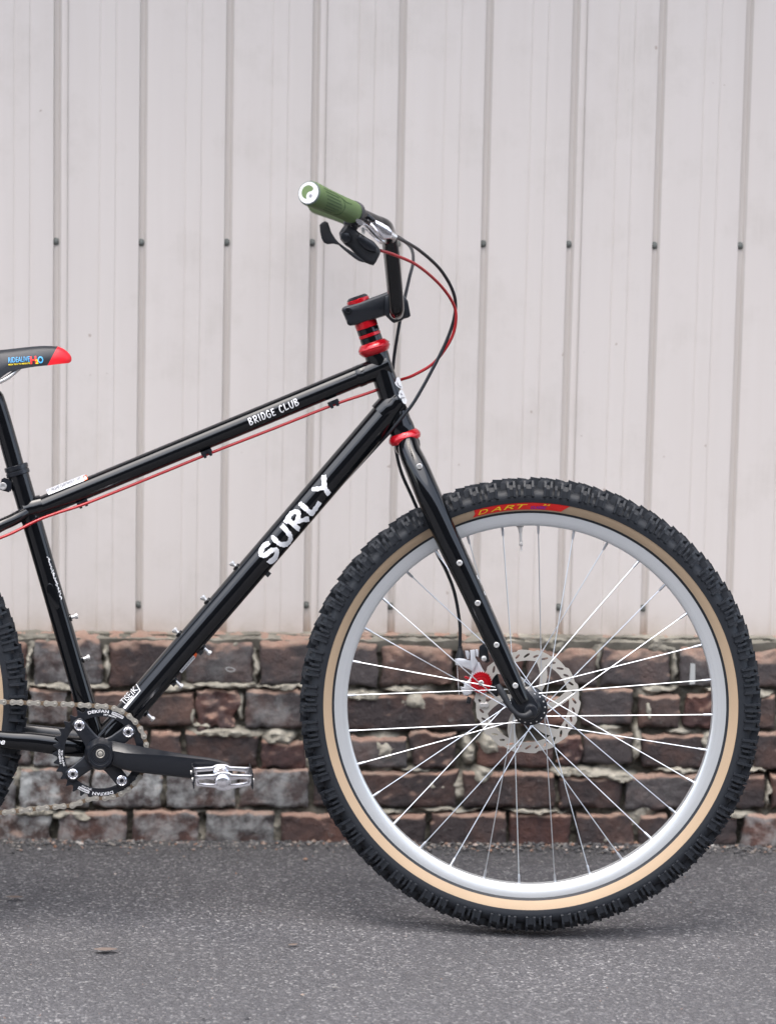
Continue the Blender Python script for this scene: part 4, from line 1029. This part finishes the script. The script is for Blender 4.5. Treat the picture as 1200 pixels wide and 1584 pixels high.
rp('DEKFAN', 108, 79, .0600, .0046, .02)
rp('34T MOPH', 86, 66.5, .0560, .0026, .02)
rp('104BCD', 196, 176, .0602, .0028, .02); rp('7075-T6', 201, 177, .0562, .0028, .02)
# lower pair reads from the other side: type stands on its head
rp('DEKFAN', -72-0, -101, .0600, .0046, .02); rp('2FO-KO', -103, -119, .0560, .0026, .02)
def arcbox(a0, a1, r0, r1):
    me = flat2d([[(a0+(a1-a0)*i/10, r0*100) for i in range(11)]+[(a1-(a1-a0)*i/10, r1*100) for i in range(11)]])
    part('lettering', facedown(mapme(me, lambda v: ringf(radians(v.x), v.y/100, .0001))), M['white'], cring)
arcbox(74.5, 57.5, .0600, .0642); rp('NOREN', 73.4, 58.6, .0608, .0026, .03, m_=M['dark'])
arcbox(-105.5, -122, .0600, .0642); rp('NOREN', -106.6, -121, .0608, .0026, .03, m_=M['dark'])
# spider
sp_ = []
for a in BA:
    d_ = lambda x: radians(x)
    for da, r in ((-45,22.5),(-36,23.5),(-28,26),(-21,31),(-16.5,38),(-13,46),(-10.8,54),(-8,60.5),(0,62.5),(8,60.5),(10.8,54),(13,46),(16.5,38),(21,31),(28,26),(36,23.5)): sp_.append((r*cos(a+d_(da)), r*sin(a+d_(da))))
sp_ = [(v.x, v.y) for v in smooth([(x, y, 0) for x, y in sp_], 3, True)]
spi = part('spider', rplate([sp_, circ(0,0,9,24)], s_r+.0065, .006, .0022), M['satin'], ang=50)
for a in BA:
    b = bmesh.new(); lathe(b, rpt(.052, a, s_r+.0093), (0,-1,0), [(0,.0078),(.0008,.0078),(.0014,.0066),(.0010,.0060),(.0010,.0052),(.0018,.0048),(.0018,.0030),(-.001,.0028)], 26); bb = part('bolt', b, M['chrome'], cring)
    b = bmesh.new(); lathe(b, rpt(.052, a, s_r+.0088), (0,-1,0), [(0,.0028),(.0006,.0028),(.0007,.001)], 6); part('bolt_socket', b, M['dark'], cring)
    b = bmesh.new()
    for q in range(8):
        aa = 2*pi*q/8; c0_ = rpt(.052, a, s_r+.0106)+Vector((.0064*cos(aa), 0, .0064*sin(aa))); box(b, c0_, (.0006,.0002,.0006))
    part('bolt_notch', b, M['dark'], cring)
arm = []
AS = [(164,1147,1184,.058,.0665,.40),(174,1146,1184.5,.059,.0735,.40),(192,1150,1191.5,.061,.078,.36),(215,1154.5,1195.5,.063,.079,.30),(240,1159.3,1198.3,.064,.080,.22),(268,1164,1201.5,.066,.081,.16),(296,1168.6,1204.5,.068,.083,.12),(320,1172,1207,.070,.085,.10),(338,1175.5,1207,.071,.086,.10),(352,1180,1204,.072,.086,.14),(360,1187,1198,.073,.084,.2)]
b = bmesh.new(); rings = []
for i in range(41):
    t_ = i/40*(len(AS)-1); k = min(int(t_), len(AS)-2); f_ = t_-k; q = [AS[k][j]*(1-f_)+AS[k+1][j]*f_ for j in range(6)]
    x, yt, yb, s0, s1, rg_ = q; h = yb-yt
    cs = [(yt, s0), (yt, s1-.0120), (yt+h*.03, s1-.0105), (yt+h*rg_, s1-.0002), (yt+h*(rg_+.06), s1), (yt+h*.80, s1-.0012), (yt+h*.94, s1-.0035), (yb, s1-.0070), (yb, s0)]
    rings.append([b.verts.new(P(x, y, s)) for y, s in cs])
for a, c in zip(rings, rings[1:]):
    for k in range(9): b.faces.new((a[k], a[(k+1)%9], c[(k+1)%9], c[k]))
b.faces.new(rings[0][::-1]); b.faces.new(rings[-1])
crank = part('crank_arm', b, M['satin'], ang=28, label='black crank arm pointing forward')
b = bmesh.new(); hc = P(155.2, 1165.8, .05)
lathe(b, Vector((hc.x, -.048, hc.z)), (0,-1,0), [(0,.0240),(.012,.0240),(.022,.0215),(.027,.0190),(.0285,.0182),(.0285,.0150),(.0270,.0146),(.0265,.0105),(.0275,.0102),(.0278,.0080)], 48)
part('crank_hub', b, M['satin'], crank)
b = bmesh.new(); hc2 = P(155.2, 1166.4, .076); lathe(b, Vector((hc2.x, -.0745, hc2.z)), (0,-1,0), [(0,.0070),(.0012,.0070),(.0016,.0055),(.0010,.0045),(.0016,.0030),(.0018,.001)], 28); part('spindle_bolt', b, M['chain'], crank)
b = bmesh.new(); e0 = Vector((2*BBp.x-P(345,1190,.08).x, .08, 2*BBp.z-P(345,1190,.08).z)); tube(b, [Vector((BBp.x, .062, BBp.z)), Vector((BBp.x, .062, BBp.z)).lerp(e0, .5), e0], [.019,.0165,.014], 24, True, [(.45,1)]*3)
part('crank_arm', b, M['satin'], label='far crank arm pointing rearward')

# pedals
def pedal(mf, label):
    def PF(x, y, s): return mf(P(x, y, s))
    Z = lambda pts: zoomp(pts, 270, 1160, 8.571)
    b = bmesh.new(); c0_ = mf(P(344.5, 1208.5, .195)); c1_ = mf(P(344.5,1208.5,.195)+Vector((0,.108,0)))
    lathe(b, c1_, (c0_-c1_), [(0,.0075),(.020,.0085),(.022,.0115),(.034,.0115),(.036,.0095),(.075,.0095),(.078,.0118),(.104,.0118),(.1065,.0108),(.109,.0080),(.1102,.004)], 40)
    pd = part('pedal', b, M['chrome'], label=label)
    # near and far cage frames, all worked in the near frame's outline pushed back in depth
    near_o = [(258,338),(330,334),(520,322),(575,296),(645,288),(715,296),(762,320),(940,328),(1036,332),(1036,388),(1016,470),(900,492),(765,515),(715,535),(645,542),(575,533),(540,505),(420,494),(284,480),(262,395)]
    slots = [[(322,398),(420,392),(540,380),(548,455),(430,446),(330,440)], [(750,380),(860,388),(968,396),(958,428),(860,442),(748,458)]]
    for s, k in ((.190, 1.), (.106, 1.)):
        def PD(x, y, ss, k=k): 
            p = P(x, y, .190); return mf(Vector((p.x, -ss, p.z)))
        part('cage_frame', plate([Z(near_o)]+[Z(q) for q in slots], s, .009, PD, .0014), M['chrome'], pd)
    pc = P(345, 1207, .190)
    for x in (-1, 1):
        b = bmesh.new(); cx = pc.x+x*.0425
        box(b, mf(Vector((cx, -.148, pc.z+.0005))), (.0009,.050,.0068))
        for i in range(7):
            yy = -.100-.016*i
            for zz in (-1, 1): box(b, mf(Vector((cx, yy, pc.z+zz*.0085))), (.0009,.0036,.0034))
        part('cage_plate', b, M['satin'], pd)
        b = bmesh.new()
        for yy in (-.108,-.188):
            lathe(b, mf(Vector((cx+x*.0009, yy, pc.z))), (x*(1),0,0), [(0,.003),(.0015,.003),(.002,.0015)], 10)
        part('cage_screws', b, M['bolt'], pd)
    return pd
pdl = pedal(lambda v: v, 'silver pedal pointing at the camera')
def z8(x, y): return 270+x/8.571, 1160+y/8.571
domef = lambda x, y, e=0: P(x, y, .2052)
part('lettering', print_px('KORE', *z8(592,430), *z8(715,416), 3.6, domef, 0, .0), M['inkgrey'], pdl)
_bx, _bz = BBp.x, BBp.z
pedal(lambda v: Vector((2*_bx-v.x, -v.y, 2*_bz-v.z)), 'far silver pedal')

# chain
cog = RCX.copy(); RC = .030
def onring(a): return (CR.x+RP*cos(a), CR.z+RP*sin(a))
top_l = Vector((cog.x, 0, cog.z+.028)); 
path = [(cog.x+RC*cos(a), cog.z+RC*sin(a)) for a in [radians(d) for d in range(250, 92, -12)]]
path += [(P(-100,1083.5,s_r).x, P(-100,1083.5,s_r).z), (P(0,1086,s_r).x, P(0,1086,s_r).z), (P(100,1089.5,s_r).x, P(100,1089.5,s_r).z)]
path += [onring(radians(d)) for d in range(88, -101, -4)]
path += [(P(112,1246.5,s_r).x, P(112,1246.5,s_r).z), (P(75,1249.5,s_r).x, P(75,1249.5,s_r).z), (P(0,1258,s_r).x, P(0,1258,s_r).z), (P(-300,1292,s_r).x, P(-300,1292,s_r).z), (P(-318,1284,s_r).x,P(-318,1284,s_r).z), (P(-312,1262,s_r).x,P(-312,1262,s_r).z),(P(-290,1235,s_r).x,P(-290,1235,s_r).z),(P(-284,1195,s_r).x,P(-284,1195,s_r).z),(P(-300,1160,s_r).x,P(-300,1160,s_r).z)]
pitch = .0127; ptsc = []; acc = 0; step = pitch
path = [Vector((x, -s_r, z)) for x, z in path]
ptsc = [path[0]]; cur = path[0]; i = 1
while i < len(path):
    dd = (path[i]-cur).length
    if dd < pitch: i += 1; continue
    # walk to the point at distance pitch from cur on segment path[i-1]-path[i]
    a_, b2 = path[i-1], path[i]; lo, hi = 0., 1.
    if (a_-cur).length > pitch: a_ = cur
    for _ in range(30):
        md = (lo+hi)/2
        if (a_.lerp(b2, md)-cur).length < pitch: lo = md
        else: hi = md
    cur = a_.lerp(b2, hi); ptsc.append(cur)
def peanut(w, wm, L):
    o = []
    for k in range(13): a = radians(-125+250*k/12); o.append((L/2+w*cos(a), w*sin(a)))
    o.append((0, wm))
    for k in range(13): a = radians(55+250*k/12); o.append((-L/2+w*cos(a), w*sin(a)))
    o.append((0, -wm)); return o
def link_me(outer):
    b = bmesh.new(); s_ = .0030 if outer else .0019
    for sg in (-1, 1):
        me = flat2d([[(x*1000, y*1000) for x, y in peanut(.0043 if outer else .0040, .0026, .0127)]], .45, .15)
        for v in me.vertices: v.co = Vector((v.co.x/1000, sg*s_+v.co.z/1000, v.co.y/1000))
        b.from_mesh(me); bpy.data.meshes.remove(me)
    for x in (-.00635, .00635):
        if outer: lathe(b, (x, .0042, 0), (0,-1,0), [(0,.0017),(.0002,.0019),(.0082,.0019),(.0085,.0014),(.0086,.0008)], 10)
        else: lathe(b, (x, .0016, 0), (0,-1,0), [(0,.0038),(.0032,.0038)], 12)
    return b
chain = part('chain', link_me(True), M['chain'], label='worn silver-grey chain'); l_out = chain.data; l_in = None
def place(o, a, c): 
    m_ = (a+c)/2; ang = atan2((c-a).z, (c-a).x); return Matrix.Translation(m_) @ Matrix.Rotation(-ang, 4, 'Y')
cm_ = place(chain, ptsc[0], ptsc[1]); chain.matrix_local = cm_; cinv = cm_.inverted()
inn = None
for i in range(1, len(ptsc)-1):
    m4 = cinv @ place(None, ptsc[i], ptsc[i+1])
    if i % 2:
        if inn is None: inn = obj('chain_link', link_me(False), M['chainin'], chain); o = inn
        else: o = inn.copy(); COL.objects.link(o)
    else: o = bpy.data.objects.new('chain_link', l_out); COL.objects.link(o); o.parent = chain
    o.matrix_local = m4
# rear sprocket and derailleur, beyond the left edge
def cogmesh(c, r, n, s, th=.0022):
    p = []
    for i in range(n):
        for u, k in ((-.5,-.003),(-.2,0),(-.05,.0022),(.05,.0022),(.2,0)): a = 2*pi*(i+u)/n; p.append(((r+k)*cos(a)*1000, (r+k)*sin(a)*1000))
    me = flat2d([p, circ(0,0,r*420,24)], th/2*1000); return mapme(me, lambda v: Vector((c.x+v.x/1000, -s-v.z/1000, c.z+v.y/1000)))
cas = part('cassette', cogmesh(cog, .0300, 15, s_r), M['rotor'])
for i, r in enumerate((.034,.039,.044,.050)): part('sprocket', cogmesh(cog, r, 17+2*i, s_r-.004*(i+1)), M['rotor'], cas)
dr = part('derailleur', plate([[(-330,1120),(-300,1115),(-272,1180),(-270,1210),(-290,1240),(-300,1290),(-322,1292),(-318,1240),(-330,1180)]], s_r+.010, .004, P, .001), M['satin'])
for x, y in ((-300,1195),(-300,1272)): part('jockey_wheel', cogmesh(P(x,y,s_r), .020, 11, s_r), M['matte'], dr)

# ---- print on the frame
dtf = oncyl(DT0, DT1, .0206)
def zt(x, y): return 360+x/5.28, 600+y/5.28
def surly():
    # baseline runs up the tube
    x0, y0 = zt(298, 1446); x1, y1 = zt(846, 800)
    return brush('SURLY', x0, y0, x1, y1, 25.5, 7.2, dtf, .16, .22, jit=.0)
part('lettering', facedown(surly()), M['white'], dt)
ttf = oncyl(TT0, TT1, .0158)
x0, y0 = zt(140, 305); x1, y1 = zt(545, 140)
part('lettering', facedown(brush('BRIDGE CLUB', x0, y0, x1, y1, 11.0, 1.75, ttf, .28, .10, jit=.10)), M['white'], tt)
# white sticker along the top tube near the seat
def strip(pl, f, m_, parent, sub=4.): part('sticker', facedown(mapme(flat2d([pl]), lambda v: f(v.x, v.y), sub)), m_, parent)
strip([(71,757.5),(131,733.5),(134.5,742),(75,765.5)], ttf, M['white'], tt)
part('lettering', print_px('C . FRAME CHROMOLY . VIC', 75, 763, 126, 742.5, 5.5, lambda x,y,e=0: ttf(x,y,.0002), 0, .0, 4), M['inkgrey'], tt)
strip([(128.5,736.5),(133.6,734.2),(136,741.2),(131,743.4)], lambda x,y: ttf(x,y,.0003), M['orange'], tt)
strip([(129.6,737.4),(132.8,735.9),(134.7,740.7),(131.6,742.1)], lambda x,y: ttf(x,y,.0005), M['white'], tt)
# lower down tube: warning strip and chevron maker's mark
strip([(277.5,1039),(299,1014),(303,1017),(281,1041.5)], dtf, M['white'], dt)
strip([(299,1014.5),(303,1009.8),(305,1012),(302.5,1018)], dtf, M['orange'], dt)
part('lettering', print_px('WARNING', 281.5, 1040, 300.5, 1017.5, 2.6, lambda x,y,e=0: dtf(x,y,.0002), 0, 0, 4), M['dark'], dt)
def z24(pts): return zoomp(pts, 180, 1050, 24)
strip(z24([(245,1085),(620,650),(650,668),(278,1105)]), dtf, M['white'], dt)
strip(z24([(285,1110),(860,450),(745,235),(722,215),(755,195),(905,450),(330,1130)]), dtf, M['white'], dt)
strip(z24([(505,455),(530,455),(665,605),(640,628)]), dtf, M['white'], dt)
part('lettering', print_px('TISE', *[c for q in z24([(300,985),(600,640)]) for c in q], 10, dtf, 0, .0, 3), M['white'], dt)
part('lettering', print_px('K', *[c for q in z24([(690,545),(815,405)]) for c in q], 9, dtf, 0, .0, 3), M['white'], dt)
# crown-like brush marks on the seat tube front, badge on the head tube
b = bmesh.new(); rq = random.Random(9); prevp = None
for i in range(44):
    t_ = i/43; x = 75.5+t_*21; y = 862+t_*64; L_, W_ = rq.uniform(1.6,4.6)*(1.2 if .25 < t_ < .6 else .8), rq.uniform(.8,1.7)
    a = rq.uniform(0, 3.1); e = .0001+.00004*i; x -= rq.uniform(0,2.5)
    q = [b.verts.new(stf(x+dx*cos(a)-dy*sin(a), y+dx*sin(a)+dy*cos(a), e)) for dx, dy in ((-L_/2,-W_/2),(L_/2,-W_/3),(L_/2,W_/2),(-L_/2,W_/3))]
    b.faces.new(q)
me = bpy.data.meshes.new('lettering'); b.to_mesh(me); b.free(); part('lettering', facedown(me), M['white'], stb)
htf = oncyl(HTB, HTA, .0178)
def zb_(pts): return zoomp(pts, 595, 570, 22.62)
for pl in ([(450,300),(400,350),(385,440),(350,490),(390,580),(480,660),(610,700),(640,690),(600,560),(560,440),(520,330),(480,290)], [(600,735),(520,765),(490,840),(500,890),(470,930),(500,1000),(550,1040),(700,1020),(730,990),(690,900),(650,800)], [(590,1050),(610,1130),(640,1200),(700,1240),(760,1210),(780,1110),(750,1040),(690,1035)]):
    strip(zb_(pl), htf, M['white'], frame, 3.)
for pl in ([(425,490),(470,600),(560,650),(600,640),(500,590),(450,480)], [(545,840),(620,900),(600,940),(550,900)], [(560,1000),(700,1005),(700,1025),(560,1015)]):
    strip(zb_(pl), lambda x,y: htf(x,y,.0003), M['inkgrey'], frame, 3.)
csf = lambda x, y, e=0: P(x, y, .0575+e)
part('lettering', print_px('one', -14, 1152.5, 8, 1152.0, 6.5, csf, .3, .02, 4), M['white'], frame)
# white decals along the leading edge of the near blade
b = bmesh.new()
for x0_, y0_, x1_, y1_ in ((737,890,740,896),(748,915,751,921),(758.5,940,761.5,947.5),(769,966,772,972),(779,989,781,992.5)):
    q = []
    for (x, y, e) in ((x0_-1.2,y0_,0),(x0_+.8,y0_,0),(x1_+.8,y1_,0),(x1_-1.2,y1_,0)): q.append(b.verts.new(PS(x, y, .0595)))
    b.faces.new(q)
me = bpy.data.meshes.new('lettering'); b.to_mesh(me); b.free(); part('lettering', facedown(me), M['white'], fork)
